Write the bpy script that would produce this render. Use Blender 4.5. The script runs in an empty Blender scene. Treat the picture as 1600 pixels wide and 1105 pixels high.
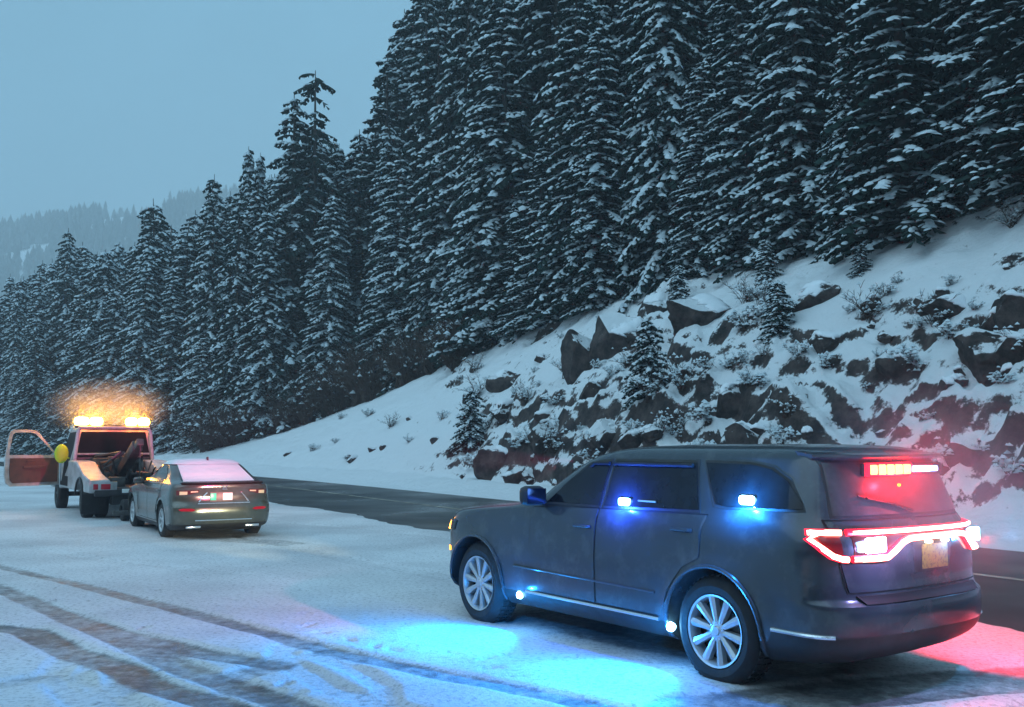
import bpy, bmesh, math, random
import numpy as np
from mathutils import Vector, Matrix

R = math.radians
random.seed(7)
SC = bpy.context.scene
COL = SC.collection

# ------------------------------------------------------------------ camera, sky, exposure
CAM_H, FPX, PITCH = 1.7421, 1557.92, 0.0895
cam_d = bpy.data.cameras.new('camera')
cam = bpy.data.objects.new('camera', cam_d)
COL.objects.link(cam)
cam.location = (0, 0, CAM_H)
cam.rotation_euler = (R(90) + PITCH, 0, 0)
cam_d.sensor_fit = 'HORIZONTAL'
cam_d.sensor_width = 36
cam_d.lens = 36 * FPX / 1600
cam_d.clip_start = 0.1
cam_d.clip_end = 5000
SC.camera = cam

SUN_EL, SUN_AZ = R(48), R(232)
world = bpy.data.worlds.new('World')
SC.world = world
world.use_nodes = True
wn = world.node_tree
wn.nodes.clear()
w_out = wn.nodes.new('ShaderNodeOutputWorld')
w_add = wn.nodes.new('ShaderNodeAddShader')
w_sky = wn.nodes.new('ShaderNodeTexSky')
w_sky.sky_type = 'NISHITA'
w_sky.sun_disc = False
w_sky.sun_elevation = R(3)
w_sky.sun_rotation = SUN_AZ
w_b1 = wn.nodes.new('ShaderNodeBackground')
w_b1.inputs['Strength'].default_value = 0.02
w_b2 = wn.nodes.new('ShaderNodeBackground')          # even cloud deck at dusk
w_b2.inputs['Color'].default_value = (0.163, 0.385, 0.555, 1)
w_b2.inputs['Strength'].default_value = 1.27
w_tc = wn.nodes.new('ShaderNodeTexCoord')
w_no = wn.nodes.new('ShaderNodeTexNoise'); w_no.inputs['Scale'].default_value = 3.0; w_no.inputs['Detail'].default_value = 4
w_mr = wn.nodes.new('ShaderNodeMapRange'); w_mr.inputs[1].default_value = 0.3; w_mr.inputs[2].default_value = 0.7
w_mr.inputs[3].default_value = 0.85; w_mr.inputs[4].default_value = 1.05          # faint unevenness of the clouds
wn.links.new(w_tc.outputs['Generated'], w_no.inputs['Vector'])
wn.links.new(w_no.outputs[0], w_mr.inputs[0])
wn.links.new(w_mr.outputs[0], w_b2.inputs['Strength'])
wn.links.new(w_sky.outputs[0], w_b1.inputs['Color'])
wn.links.new(w_b1.outputs[0], w_add.inputs[0])
wn.links.new(w_b2.outputs[0], w_add.inputs[1])
wn.links.new(w_add.outputs[0], w_out.inputs['Surface'])

sun_d = bpy.data.lights.new('sun', 'SUN')
sun_d.energy = 1.5
sun_d.angle = R(70)
sun_d.color = (0.58, 0.84, 1.0)
sun = bpy.data.objects.new('sun', sun_d)
COL.objects.link(sun)
sd = Vector((math.sin(SUN_AZ) * math.cos(SUN_EL), math.cos(SUN_AZ) * math.cos(SUN_EL), math.sin(SUN_EL)))
sun.rotation_euler = sd.to_track_quat('Z', 'Y').to_euler()

SC.view_settings.view_transform = 'Standard'
SC.view_settings.look = 'None'
SC.view_settings.exposure = 0.35
SC.view_settings.gamma = 1.0
SC.view_settings.use_curve_mapping = False
SC.render.engine = 'CYCLES'
SC.cycles.use_denoising = True
SC.cycles.max_bounces = 5
SC.cycles.diffuse_bounces = 2
SC.cycles.glossy_bounces = 3
SC.cycles.transmission_bounces = 4
SC.cycles.volume_bounces = 1
SC.cycles.volume_step_rate = 3.0
SC.cycles.volume_max_steps = 128
SC.cycles.sample_clamp_indirect = 4.0
SC.cycles.caustics_reflective = False
SC.cycles.caustics_refractive = False

# ------------------------------------------------------------------ materials
def mat(name, base, rough=0.5, metal=0.0, noise=None, bump=None, emit=None, coat=0.0, spec=None):
    """noise=(scale, colour2, low, high); bump=(scale, strength, distance)"""
    m = bpy.data.materials.new(name)
    m.use_nodes = True
    nt = m.node_tree
    b = nt.nodes['Principled BSDF']
    b.inputs['Base Color'].default_value = (*base, 1)
    b.inputs['Roughness'].default_value = rough
    b.inputs['Metallic'].default_value = metal
    if coat:
        b.inputs['Coat Weight'].default_value = coat
        b.inputs['Coat Roughness'].default_value = 0.08
    if spec is not None:
        b.inputs['Specular IOR Level'].default_value = spec
    if emit:
        b.inputs['Emission Color'].default_value = (*emit[0], 1)
        b.inputs['Emission Strength'].default_value = emit[1]
    tc = nt.nodes.new('ShaderNodeTexCoord')
    if noise:
        n = nt.nodes.new('ShaderNodeTexNoise')
        n.inputs['Scale'].default_value = noise[0]
        n.inputs['Detail'].default_value = 5
        n.inputs['Roughness'].default_value = 0.65
        nt.links.new(tc.outputs['Object'], n.inputs['Vector'])
        r = nt.nodes.new('ShaderNodeMapRange')
        r.inputs[1].default_value = noise[2]
        r.inputs[2].default_value = noise[3]
        nt.links.new(n.outputs[0], r.inputs[0])
        x = nt.nodes.new('ShaderNodeMix')
        x.data_type = 'RGBA'
        x.inputs[6].default_value = (*base, 1)
        x.inputs[7].default_value = (*noise[1], 1)
        nt.links.new(r.outputs[0], x.inputs[0])
        nt.links.new(x.outputs[2], b.inputs['Base Color'])
    if bump:
        n2 = nt.nodes.new('ShaderNodeTexNoise')
        n2.inputs['Scale'].default_value = bump[0]
        n2.inputs['Detail'].default_value = 6
        nt.links.new(tc.outputs['Object'], n2.inputs['Vector'])
        bp = nt.nodes.new('ShaderNodeBump')
        bp.inputs['Strength'].default_value = bump[1]
        bp.inputs['Distance'].default_value = bump[2]
        nt.links.new(n2.outputs[0], bp.inputs['Height'])
        nt.links.new(bp.outputs[0], b.inputs['Normal'])
    return m

def emat(name, col, strength):
    m = bpy.data.materials.new(name)
    m.use_nodes = True
    nt = m.node_tree
    nt.nodes.clear()
    o = nt.nodes.new('ShaderNodeOutputMaterial')
    e = nt.nodes.new('ShaderNodeEmission')
    e.inputs[0].default_value = (*col, 1)
    e.inputs[1].default_value = strength
    nt.links.new(e.outputs[0], o.inputs[0])
    return m

M = {}
M['snow'] = mat('snow', (0.82, 0.85, 0.88), 0.65, noise=(0.7, (0.72, 0.76, 0.80), 0.4, 0.75), bump=(6, 0.35, 0.05), spec=0.25)
M['tree_snow'] = mat('tree_snow', (0.72, 0.78, 0.82), 0.7, noise=(1.2, (0.42, 0.50, 0.54), 0.35, 0.7), bump=(9, 0.5, 0.04), spec=0.15)
M['needles'] = mat('needles', (0.014, 0.032, 0.029), 0.8, noise=(1.0, (0.028, 0.052, 0.046), 0.4, 0.7), spec=0.05)
M['needles_dark'] = mat('needles_dark', (0.012, 0.026, 0.024), 0.8, noise=(1.0, (0.024, 0.042, 0.038), 0.4, 0.7), spec=0.05)
M['bark'] = mat('bark', (0.055, 0.045, 0.04), 0.9, noise=(4, (0.10, 0.085, 0.075), 0.4, 0.7), bump=(12, 0.6, 0.03))
M['twig'] = mat('twig', (0.075, 0.05, 0.042), 0.9, noise=(2, (0.12, 0.085, 0.065), 0.4, 0.7), spec=0.1)
M['rock'] = mat('rock', (0.085, 0.07, 0.065), 0.85, noise=(1.8, (0.17, 0.135, 0.115), 0.42, 0.75), bump=(5, 0.9, 0.12), spec=0.25)
M['rock_dark'] = mat('rock_dark', (0.05, 0.047, 0.046), 0.85, noise=(2.4, (0.11, 0.095, 0.085), 0.42, 0.75), bump=(4, 1.0, 0.15), spec=0.25)
M['rubber'] = mat('rubber', (0.018, 0.018, 0.019), 0.8, noise=(6, (0.05, 0.05, 0.052), 0.5, 0.8), bump=(30, 0.3, 0.01))
M['black'] = mat('black_plastic', (0.018, 0.018, 0.02), 0.55, noise=(5, (0.05, 0.05, 0.055), 0.45, 0.8))
M['gap'] = mat('gap', (0.006, 0.006, 0.007), 0.8)
M['glass'] = mat('tinted_glass', (0.008, 0.009, 0.011), 0.05, noise=(3, (0.022, 0.024, 0.027), 0.4, 0.8), spec=0.3)
M['rear_glass'] = mat('dirty_tinted_glass', (0.05, 0.046, 0.05), 0.3, noise=(4, (0.12, 0.11, 0.115), 0.35, 0.75), spec=0.3)
M['alloy'] = mat('alloy', (0.62, 0.64, 0.66), 0.38, 0.55, noise=(8, (0.45, 0.46, 0.47), 0.4, 0.75))
M['chrome'] = mat('chrome', (0.75, 0.77, 0.8), 0.18, 0.9)
M['suv_paint'] = mat('suv_paint', (0.046, 0.056, 0.072), 0.22, 0.3, noise=(6, (0.095, 0.102, 0.115), 0.50, 0.78), coat=0.45)
M['sedan_paint'] = mat('sedan_paint', (0.10, 0.108, 0.098), 0.2, 0.5, noise=(6, (0.16, 0.165, 0.155), 0.5, 0.8), coat=0.4)
M['white_paint'] = mat('white_paint', (0.52, 0.52, 0.53), 0.4, noise=(3, (0.22, 0.21, 0.20), 0.42, 0.72), coat=0.2)
M['steel'] = mat('steel', (0.12, 0.115, 0.11), 0.5, 0.5, noise=(5, (0.05, 0.045, 0.042), 0.4, 0.7))
M['interior'] = mat('door_trim', (0.13, 0.055, 0.045), 0.7, noise=(6, (0.07, 0.04, 0.035), 0.4, 0.7))
M['hivis'] = mat('hivis_yellow', (0.34, 0.62, 0.02), 0.5)
M['plate_yellow'] = mat('plate_yellow', (0.34, 0.31, 0.06), 0.5, noise=(40, (0.14, 0.13, 0.05), 0.5, 0.62))
M['plate_white'] = mat('plate_white', (0.9, 0.92, 0.9), 0.35)
M['plate_teal'] = mat('plate_teal', (0.05, 0.70, 0.42), 0.35)
M['red_lens'] = mat('red_lens', (0.55, 0.012, 0.03), 0.18, coat=0.5)
M['pale_lens'] = mat('pale_lens', (0.82, 0.70, 0.45), 0.15, coat=0.5)  # pale warm tint stands in for headlight thrown back by the lens
M['tail_red'] = mat('tail_red', (0.5, 0.0, 0.02), 0.3, emit=((1, 0.01, 0.03), 2.2))
M['tail_core'] = emat('tail_core', (1.0, 0.24, 0.19), 14)
M['bar_red'] = emat('bar_red', (1.0, 0.06, 0.015), 38)
M['bar_blue'] = emat('bar_blue', (0.30, 0.48, 1.0), 7)
M['flash_blue'] = emat('flash_blue', (0.25, 0.60, 1.0), 40)
M['flash_deep'] = emat('flash_deep', (0.10, 0.30, 1.0), 26)
M['step_lamp'] = emat('step_lamp', (0.28, 0.72, 1.0), 30)
M['amber'] = emat('amber', (1.0, 0.34, 0.03), 16)
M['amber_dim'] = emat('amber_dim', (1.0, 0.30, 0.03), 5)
M['beacon'] = emat('beacon', (1.0, 0.50, 0.06), 60)
M['reflector_glow'] = emat('reflector_glow', (1.0, 0.04, 0.08), 0.35)  # headlight returned by the bumper reflectors, put in as red emission; no lamp
M['lamp_white'] = emat('lamp_white', (1.0, 0.86, 0.62), 6)
M['line_paint'] = mat('line_paint', (0.46, 0.41, 0.33), 0.6, noise=(2, (0.09, 0.09, 0.09), 0.42, 0.66))
M['dull_lens'] = mat('dull_lens', (0.10, 0.012, 0.015), 0.15, coat=0.4)

def asphalt():
    m = mat('wet_asphalt', (0.030, 0.033, 0.035), 0.3, noise=(1.6, (0.050, 0.054, 0.057), 0.45, 0.75), bump=(60, 0.25, 0.01))
    nt = m.node_tree
    b = nt.nodes['Principled BSDF']
    n = nt.nodes.new('ShaderNodeTexNoise'); n.inputs['Scale'].default_value = 0.3; n.inputs['Detail'].default_value = 3
    tc = nt.nodes.new('ShaderNodeTexCoord'); nt.links.new(tc.outputs['Object'], n.inputs['Vector'])
    r = nt.nodes.new('ShaderNodeMapRange')
    r.inputs[1].default_value = 0.35; r.inputs[2].default_value = 0.7
    r.inputs[3].default_value = 0.24; r.inputs[4].default_value = 0.45
    nt.links.new(n.outputs[0], r.inputs[0]); nt.links.new(r.outputs[0], b.inputs['Roughness'])
    return m
M['asphalt'] = asphalt()

def ground_mat():
    m = bpy.data.materials.new('driven_snow'); m.use_nodes = True
    nt = m.node_tree; b = nt.nodes['Principled BSDF']; L = nt.links.new
    tc = nt.nodes.new('ShaderNodeTexCoord')
    at = nt.nodes.new('ShaderNodeAttribute'); at.attribute_name = 'wear'
    n1 = nt.nodes.new('ShaderNodeTexNoise'); n1.inputs['Scale'].default_value = 9; n1.inputs['Detail'].default_value = 8; n1.inputs['Roughness'].default_value = 0.75
    n2 = nt.nodes.new('ShaderNodeTexNoise'); n2.inputs['Scale'].default_value = 0.45; n2.inputs['Detail'].default_value = 4
    n3 = nt.nodes.new('ShaderNodeTexNoise'); n3.inputs['Scale'].default_value = 60; n3.inputs['Detail'].default_value = 4
    for n in (n1, n2, n3): L(tc.outputs['Object'], n.inputs['Vector'])
    # patchy thin snow colour
    c1 = nt.nodes.new('ShaderNodeMix'); c1.data_type = 'RGBA'
    c1.inputs[6].default_value = (0.64, 0.63, 0.65, 1); c1.inputs[7].default_value = (0.84, 0.84, 0.86, 1)
    r2 = nt.nodes.new('ShaderNodeMapRange'); r2.inputs[1].default_value = 0.35; r2.inputs[2].default_value = 0.62
    L(n2.outputs[0], r2.inputs[0]); L(r2.outputs[0], c1.inputs[0])
    # grit and crumbs
    gr = nt.nodes.new('ShaderNodeMapRange'); gr.inputs[1].default_value = 0.50; gr.inputs[2].default_value = 0.72; gr.inputs[3].default_value = 1.0; gr.inputs[4].default_value = 0.45
    n4 = nt.nodes.new('ShaderNodeTexNoise'); n4.inputs['Scale'].default_value = 22; n4.inputs['Detail'].default_value = 5; n4.inputs['Roughness'].default_value = 0.7
    L(tc.outputs['Object'], n4.inputs['Vector']); L(n4.outputs[0], gr.inputs[0])
    gm = nt.nodes.new('ShaderNodeVectorMath'); gm.operation = 'SCALE'; L(c1.outputs[2], gm.inputs[0]); L(gr.outputs[0], gm.inputs['Scale'])
    # wear broken up by the fine noise
    ad = nt.nodes.new('ShaderNodeMath'); ad.operation = 'MULTIPLY_ADD'
    L(n1.outputs[0], ad.inputs[0]); ad.inputs[1].default_value = 1.5; ad.inputs[2].default_value = -0.75
    sm = nt.nodes.new('ShaderNodeMath'); sm.operation = 'MULTIPLY_ADD'
    L(ad.outputs[0], sm.inputs[0]); sm.inputs[1].default_value = 0.75; L(at.outputs['Fac'], sm.inputs[2])
    rw = nt.nodes.new('ShaderNodeMapRange'); rw.interpolation_type = 'SMOOTHSTEP'
    rw.inputs[1].default_value = 0.28; rw.inputs[2].default_value = 1.05
    L(sm.outputs[0], rw.inputs[0])
    c2 = nt.nodes.new('ShaderNodeMix'); c2.data_type = 'RGBA'
    L(gm.outputs[0], c2.inputs[6]); c2.inputs[7].default_value = (0.105, 0.102, 0.106, 1)
    L(rw.outputs[0], c2.inputs[0]); L(c2.outputs[2], b.inputs['Base Color'])
    rr = nt.nodes.new('ShaderNodeMapRange'); rr.inputs[3].default_value = 0.7; rr.inputs[4].default_value = 0.38
    L(rw.outputs[0], rr.inputs[0]); L(rr.outputs[0], b.inputs['Roughness'])
    b.inputs['Specular IOR Level'].default_value = 0.25
    mx = nt.nodes.new('ShaderNodeMath'); mx.operation = 'MULTIPLY_ADD'
    L(n3.outputs[0], mx.inputs[0]); mx.inputs[1].default_value = 0.4; L(n1.outputs[0], mx.inputs[2])
    bp = nt.nodes.new('ShaderNodeBump'); bp.inputs['Strength'].default_value = 0.8; bp.inputs['Distance'].default_value = 0.03
    L(mx.outputs[0], bp.inputs['Height']); L(bp.outputs[0], b.inputs['Normal'])
    return m
M['ground'] = ground_mat()

def slope_mat(name, lo, hi):
    """snow lies where the ground is flat enough, bare rock shows on steep faces"""
    m = bpy.data.materials.new(name); m.use_nodes = True
    nt = m.node_tree; b = nt.nodes['Principled BSDF']; L = nt.links.new
    tc = nt.nodes.new('ShaderNodeTexCoord'); ge = nt.nodes.new('ShaderNodeNewGeometry')
    sx = nt.nodes.new('ShaderNodeSeparateXYZ'); L(ge.outputs['Normal'], sx.inputs[0])
    n1 = nt.nodes.new('ShaderNodeTexNoise'); n1.inputs['Scale'].default_value = 3.6; n1.inputs['Detail'].default_value = 9; n1.inputs['Roughness'].default_value = 0.75
    n2 = nt.nodes.new('ShaderNodeTexNoise'); n2.inputs['Scale'].default_value = 2.2; n2.inputs['Detail'].default_value = 7; n2.inputs['Roughness'].default_value = 0.7
    L(tc.outputs['Object'], n1.inputs['Vector']); L(tc.outputs['Object'], n2.inputs['Vector'])
    ad = nt.nodes.new('ShaderNodeMath'); ad.operation = 'MULTIPLY_ADD'
    L(n1.outputs[0], ad.inputs[0]); ad.inputs[1].default_value = 0.9; L(sx.outputs['Z'], ad.inputs[2])
    r = nt.nodes.new('ShaderNodeMapRange'); r.interpolation_type = 'SMOOTHSTEP'
    r.inputs[1].default_value = lo; r.inputs[2].default_value = hi
    L(ad.outputs[0], r.inputs[0])
    rk = nt.nodes.new('ShaderNodeMix'); rk.data_type = 'RGBA'
    rk.inputs[6].default_value = (0.028, 0.025, 0.025, 1); rk.inputs[7].default_value = (0.13, 0.098, 0.088, 1)
    r2 = nt.nodes.new('ShaderNodeMapRange'); r2.inputs[1].default_value = 0.4; r2.inputs[2].default_value = 0.7
    L(n2.outputs[0], r2.inputs[0]); L(r2.outputs[0], rk.inputs[0])
    c = nt.nodes.new('ShaderNodeMix'); c.data_type = 'RGBA'
    L(r.outputs[0], c.inputs[0]); L(rk.outputs[2], c.inputs[6]); c.inputs[7].default_value = (0.83, 0.86, 0.885, 1)
    L(c.outputs[2], b.inputs['Base Color'])
    b.inputs['Roughness'].default_value = 0.75; b.inputs['Specular IOR Level'].default_value = 0.2
    bp = nt.nodes.new('ShaderNodeBump'); bp.inputs['Strength'].default_value = 0.9; bp.inputs['Distance'].default_value = 0.14
    L(n1.outputs[0], bp.inputs['Height']); L(bp.outputs[0], b.inputs['Normal'])
    return m
M['rock_snow'] = slope_mat('rock_with_snow', 1.02, 1.10)
M['slope'] = slope_mat('snowy_rock', 0.98, 1.08)

# ------------------------------------------------------------------ mesh helpers
def link(o, parent=None):
    COL.objects.link(o)
    if parent is not None: o.parent = parent
    return o

def obj_from(name, v, f, mats, parent=None, mi=None, smooth=None):
    me = bpy.data.meshes.new(name)
    me.from_pydata([tuple(p) for p in v], [], f)
    for m in (mats if isinstance(mats, (list, tuple)) else [mats]): me.materials.append(m)
    if mi is not None: me.polygons.foreach_set('material_index', mi)
    if smooth is not None:
        me.polygons.foreach_set('use_smooth', [True] * len(me.polygons))
        if smooth < 179: me.set_sharp_from_angle(angle=R(smooth))
    me.update()
    return link(bpy.data.objects.new(name, me), parent)

def grid_obj(name, P, mats, parent=None, smooth=180, attr=None):
    """P: array (a, b, 3)"""
    a, b = P.shape[:2]
    idx = np.arange(a * b).reshape(a, b)
    q = np.stack([idx[:-1, :-1], idx[:-1, 1:], idx[1:, 1:], idx[1:, :-1]], -1).reshape(-1, 4)
    me = bpy.data.meshes.new(name)
    me.vertices.add(a * b); me.vertices.foreach_set('co', P.reshape(-1).astype(np.float32))
    me.loops.add(q.size); me.loops.foreach_set('vertex_index', q.reshape(-1).astype(np.int32))
    me.polygons.add(len(q)); me.polygons.foreach_set('loop_start', np.arange(0, q.size, 4, dtype=np.int32))
    me.polygons.foreach_set('loop_total', np.full(len(q), 4, dtype=np.int32))
    me.polygons.foreach_set('use_smooth', np.ones(len(q), dtype=bool))
    me.update(calc_edges=True); me.validate()
    me.materials.append(mats)
    if attr is not None:
        at = me.attributes.new('wear', 'FLOAT', 'POINT'); at.data.foreach_set('value', attr.reshape(-1).astype(np.float32))
    return link(bpy.data.objects.new(name, me), parent)

class MB:
    def __init__(s): s.v = []; s.f = []; s.m = []
    def add(s, v, f, mi=0):
        o = len(s.v); s.v += [tuple(p) for p in v]; s.f += [tuple(i + o for i in q) for q in f]; s.m += [mi] * len(f); return s
    def box(s, c, d, mi=0, rot=None, bev=0.0):
        x, y, z = d[0] / 2, d[1] / 2, d[2] / 2
        bm = bmesh.new(); bmesh.ops.create_cube(bm, size=1)
        for v in bm.verts: v.co = Vector((v.co.x * d[0], v.co.y * d[1], v.co.z * d[2]))
        if bev: bmesh.ops.bevel(bm, geom=list(bm.edges), offset=bev, segments=2, affect='EDGES', profile=0.5)
        if rot is not None:
            for v in bm.verts: v.co = rot @ v.co
        bm.verts.index_update()
        s.add([v.co + Vector(c) for v in bm.verts], [[v.index for v in q.verts] for q in bm.faces], mi); bm.free(); return s
    def tube(s, pts, r, n=8, mi=0, closed=False):
        pts = [Vector(p) for p in pts]; rr = r if isinstance(r, (list, tuple)) else [r] * len(pts)
        V = []; F = []; up = Vector((0, 0, 1)); N = len(pts)
        for i, p in enumerate(pts):
            a = pts[(i - 1) % N] if (closed or i > 0) else p
            b = pts[(i + 1) % N] if (closed or i < N - 1) else p
            t = (b - a).normalized() if (b - a).length > 1e-9 else Vector((1, 0, 0))
            e = t.cross(up)
            if e.length < 0.05: e = t.cross(Vector((1, 0, 0)))
            e.normalize(); g = e.cross(t)
            V += [p + (e * math.cos(2 * math.pi * k / n) + g * math.sin(2 * math.pi * k / n)) * rr[i] for k in range(n)]
        for i in range(N if closed else N - 1):
            j = (i + 1) % N
            F += [(i * n + k, i * n + (k + 1) % n, j * n + (k + 1) % n, j * n + k) for k in range(n)]
        if not closed: F += [tuple(range(n - 1, -1, -1)), tuple(range((N - 1) * n, N * n))]
        return s.add(V, F, mi)
    def lathe(s, prof, n=32, mi=0, axis='y', c=(0, 0, 0), closed=False):
        """prof = [(radius, along axis)]"""
        V = []; F = []
        for r, h in prof:
            for k in range(n):
                a = 2 * math.pi * k / n
                if axis == 'y': V.append((c[0] + r * math.cos(a), c[1] + h, c[2] + r * math.sin(a)))
                elif axis == 'z': V.append((c[0] + r * math.cos(a), c[1] + r * math.sin(a), c[2] + h))
                else: V.append((c[0] + h, c[1] + r * math.cos(a), c[2] + r * math.sin(a)))
        m = len(prof)
        for i in range(m if closed else m - 1):
            j = (i + 1) % m
            F += [(i * n + k, j * n + k, j * n + (k + 1) % n, i * n + (k + 1) % n) for k in range(n)]
        return s.add(V, F, mi)
    def prism(s, poly, y0, y1, mi=0):
        """side-view polygon (x, z) extruded across y"""
        n = len(poly)
        V = [(x, y0, z) for x, z in poly] + [(x, y1, z) for x, z in poly]
        F = [tuple(range(n)), tuple(range(2 * n - 1, n - 1, -1))] + [(i, i + n, (i + 1) % n + n, (i + 1) % n) for i in range(n)]
        return s.add(V, F, mi)
    def build(s, name, mats, parent=None, smooth=35):
        o = obj_from(name, s.v, s.f, mats, parent, s.m, smooth)
        bm = bmesh.new(); bm.from_mesh(o.data); bmesh.ops.recalc_face_normals(bm, faces=bm.faces); bm.to_mesh(o.data); bm.free()
        return o

def empty(name, loc=(0, 0, 0), rz=0.0):
    o = link(bpy.data.objects.new(name, None)); o.location = loc; o.rotation_euler = (0, 0, rz); o.empty_display_size = 0.3; return o
def tag(o, label=None, cat=None, group=None, kind=None):
    if label: o['label'] = label
    if cat: o['category'] = cat
    if group: o['group'] = group
    if kind: o['kind'] = kind
    return o
def lamp(name, kind, loc, energy, color, parent=None, aim=None, size=0.05, spot=None, blend=0.6):
    d = bpy.data.lights.new(name, kind); d.energy = energy; d.color = color
    if kind in ('POINT', 'SPOT'): d.shadow_soft_size = size
    if kind == 'SPOT': d.spot_size = spot; d.spot_blend = blend
    o = link(bpy.data.objects.new(name, d), parent); o.location = loc
    if aim is not None:
        o.rotation_euler = (Vector(aim) - Vector(loc)).to_track_quat('-Z', 'Y').to_euler()
    return o

# ------------------------------------------------------------------ noise
def hsh(i, j, k): 
    v = np.sin(i * 127.1 + j * 311.7 + k * 74.7) * 43758.5453
    return v - np.floor(v)
def vnoise(x, y, k=0):
    xi = np.floor(x); yi = np.floor(y); fx = x - xi; fy = y - yi
    u = fx * fx * (3 - 2 * fx); w = fy * fy * (3 - 2 * fy)
    return (hsh(xi, yi, k) * (1 - u) + hsh(xi + 1, yi, k) * u) * (1 - w) + (hsh(xi, yi + 1, k) * (1 - u) + hsh(xi + 1, yi + 1, k) * u) * w
def fbm(x, y, o=4, k=0, g=0.5):
    a = 0; amp = 1; tot = 0
    for i in range(o):
        a = a + amp * vnoise(x * 2 ** i, y * 2 ** i, k + i); tot += amp; amp *= g
    return a / tot
def sstep(t): 
    t = np.clip(t, 0, 1); return t * t * (3 - 2 * t)

# ------------------------------------------------------------------ lay of the land
# road runs along U; s = distance along it, n = distance across it (camera at s = n = 0)
def w2r(X, Y): return -0.5 * X + 0.866 * Y, 0.866 * X + 0.5 * Y
def r2w(s, n): return 0.866 * n - 0.5 * s, 0.5 * n + 0.866 * s
def foot(s): return 15.3 - 0.00195 * np.maximum(0, s - 35) ** 2
CS = [-20, 8, 16, 20.3, 26.3, 31, 38, 43.6, 48.8, 54.8, 61.5, 67, 72, 80, 140]
CZ = [8.8, 8.7, 8.35, 7.95, 7.7, 7.9, 7.7, 7.0, 6.2, 5.3, 4.2, 3.6, 3.3, 3.0, 3.0]
def terr(s, n, rough=True):
    s = np.asarray(s, float); n = np.asarray(n, float)
    D = n - foot(s)
    zc = np.interp(s, CS, CZ)
    t = np.clip((D - 1.6) / 8.4, 0, 1)
    pw = 1.0 - 0.42 * np.exp(-((s - 25.5) / 8) ** 2)
    z = 0.62 * sstep((D + 0.75) / 2.7) - 0.10 + (zc - 0.5) * t ** pw + 0.5 * np.maximum(0, D - 10)
    if rough:
        edge = 31 + (D - 1) * 2.2 + 7 * (fbm(s / 3, D / 2, 3, 9) - 0.5)
        rocky = 1 - 0.9 * sstep((s - edge) / 5 + 0.5)
        smooth_patch = sstep((fbm(s / 5 + 7, D / 3.5, 3, 21) - 0.46) / 0.12) * sstep((D - 3.0) / 3)
        rocky = rocky * (1 - 0.75 * smooth_patch) * (1 - 0.72 * sstep((D - 5.2) / 1.8) * sstep((31 - s) / 5))
        wgt = sstep((D - 1.1) / 1.2) * (1 - 0.85 * sstep((D - 9.5) / 2.5)) * rocky
        # ledges
        q = z / 0.95 + 3.0 * fbm(s / 2.6, D / 2.6, 3, 3)
        fr = q - np.floor(q)
        led = (np.floor(q) + sstep(np.clip((fr - 0.5) / 0.42, 0, 1)) - q) * 0.95
        rough_h = 1.8 * (fbm(s / 2.3, D / 1.5, 4, 5, 0.55) - 0.5) + 0.55 * (np.abs(fbm(s / 0.8, D / 0.8, 3, 15) - 0.5) * 2 - 0.3)
        z = z + wgt * (0.5 * led + rough_h + 0.42 * (fbm(s / 0.42, D / 0.42, 2, 47) - 0.5))
        z = z + sstep((D - 0.2) / 1.5) * 0.22 * (fbm(s / 1.7, D / 1.7, 4, 31) - 0.5)
        z = z + sstep(D / 0.4) * 0.08 * (fbm(s / 0.45, D / 0.45, 2, 41) - 0.5)
    return z
def ray(px, py):
    a = (px - 800) / FPX; b = -(py - 552.5) / FPX; cp, sp = math.cos(PITCH), math.sin(PITCH)
    return np.array([a, cp - b * sp, sp + b * cp])
def at(px, py, lift=0.0):
    """point of the hillside seen at a pixel of the photograph"""
    r = ray(px, py); t = np.arange(12, 120, 0.05)
    s, n = w2r(r[0] * t, r[1] * t)
    hit = np.nonzero(CAM_H + r[2] * t < terr(s, n))[0]
    i = hit[0] if len(hit) else len(t) - 1
    return Vector((r[0] * t[i], r[1] * t[i], CAM_H + r[2] * t[i] + lift))

# ground sheet out to the horizon
gv = [(-1500, -400, -0.09), (1500, -400, -0.09), (1500, 2500, -0.09), (-1500, 2500, -0.09)]
tag(obj_from('ground', gv, [(0, 1, 2, 3)], M['snow']), kind='structure')

# road, with its line
ss = np.concatenate([np.arange(-30, 40, 1.0), np.arange(40, 175, 2.0)])
def strip(name, off0, off1, z, m, ncol=8, parent=None):
    P = np.zeros((len(ss), ncol, 3))
    for j in range(ncol):
        n = foot(ss) + off0 + (off1 - off0) * j / (ncol - 1)
        P[:, j, 0], P[:, j, 1] = r2w(ss, n); P[:, j, 2] = z
    return grid_obj(name, P, m, parent)
road = tag(strip('road', -9.6, 1.2, 0.0, M['asphalt']), kind='structure')
tag(strip('lane_line', -3.30, -3.14, 0.005, M['line_paint'], 2), kind='structure')

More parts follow.
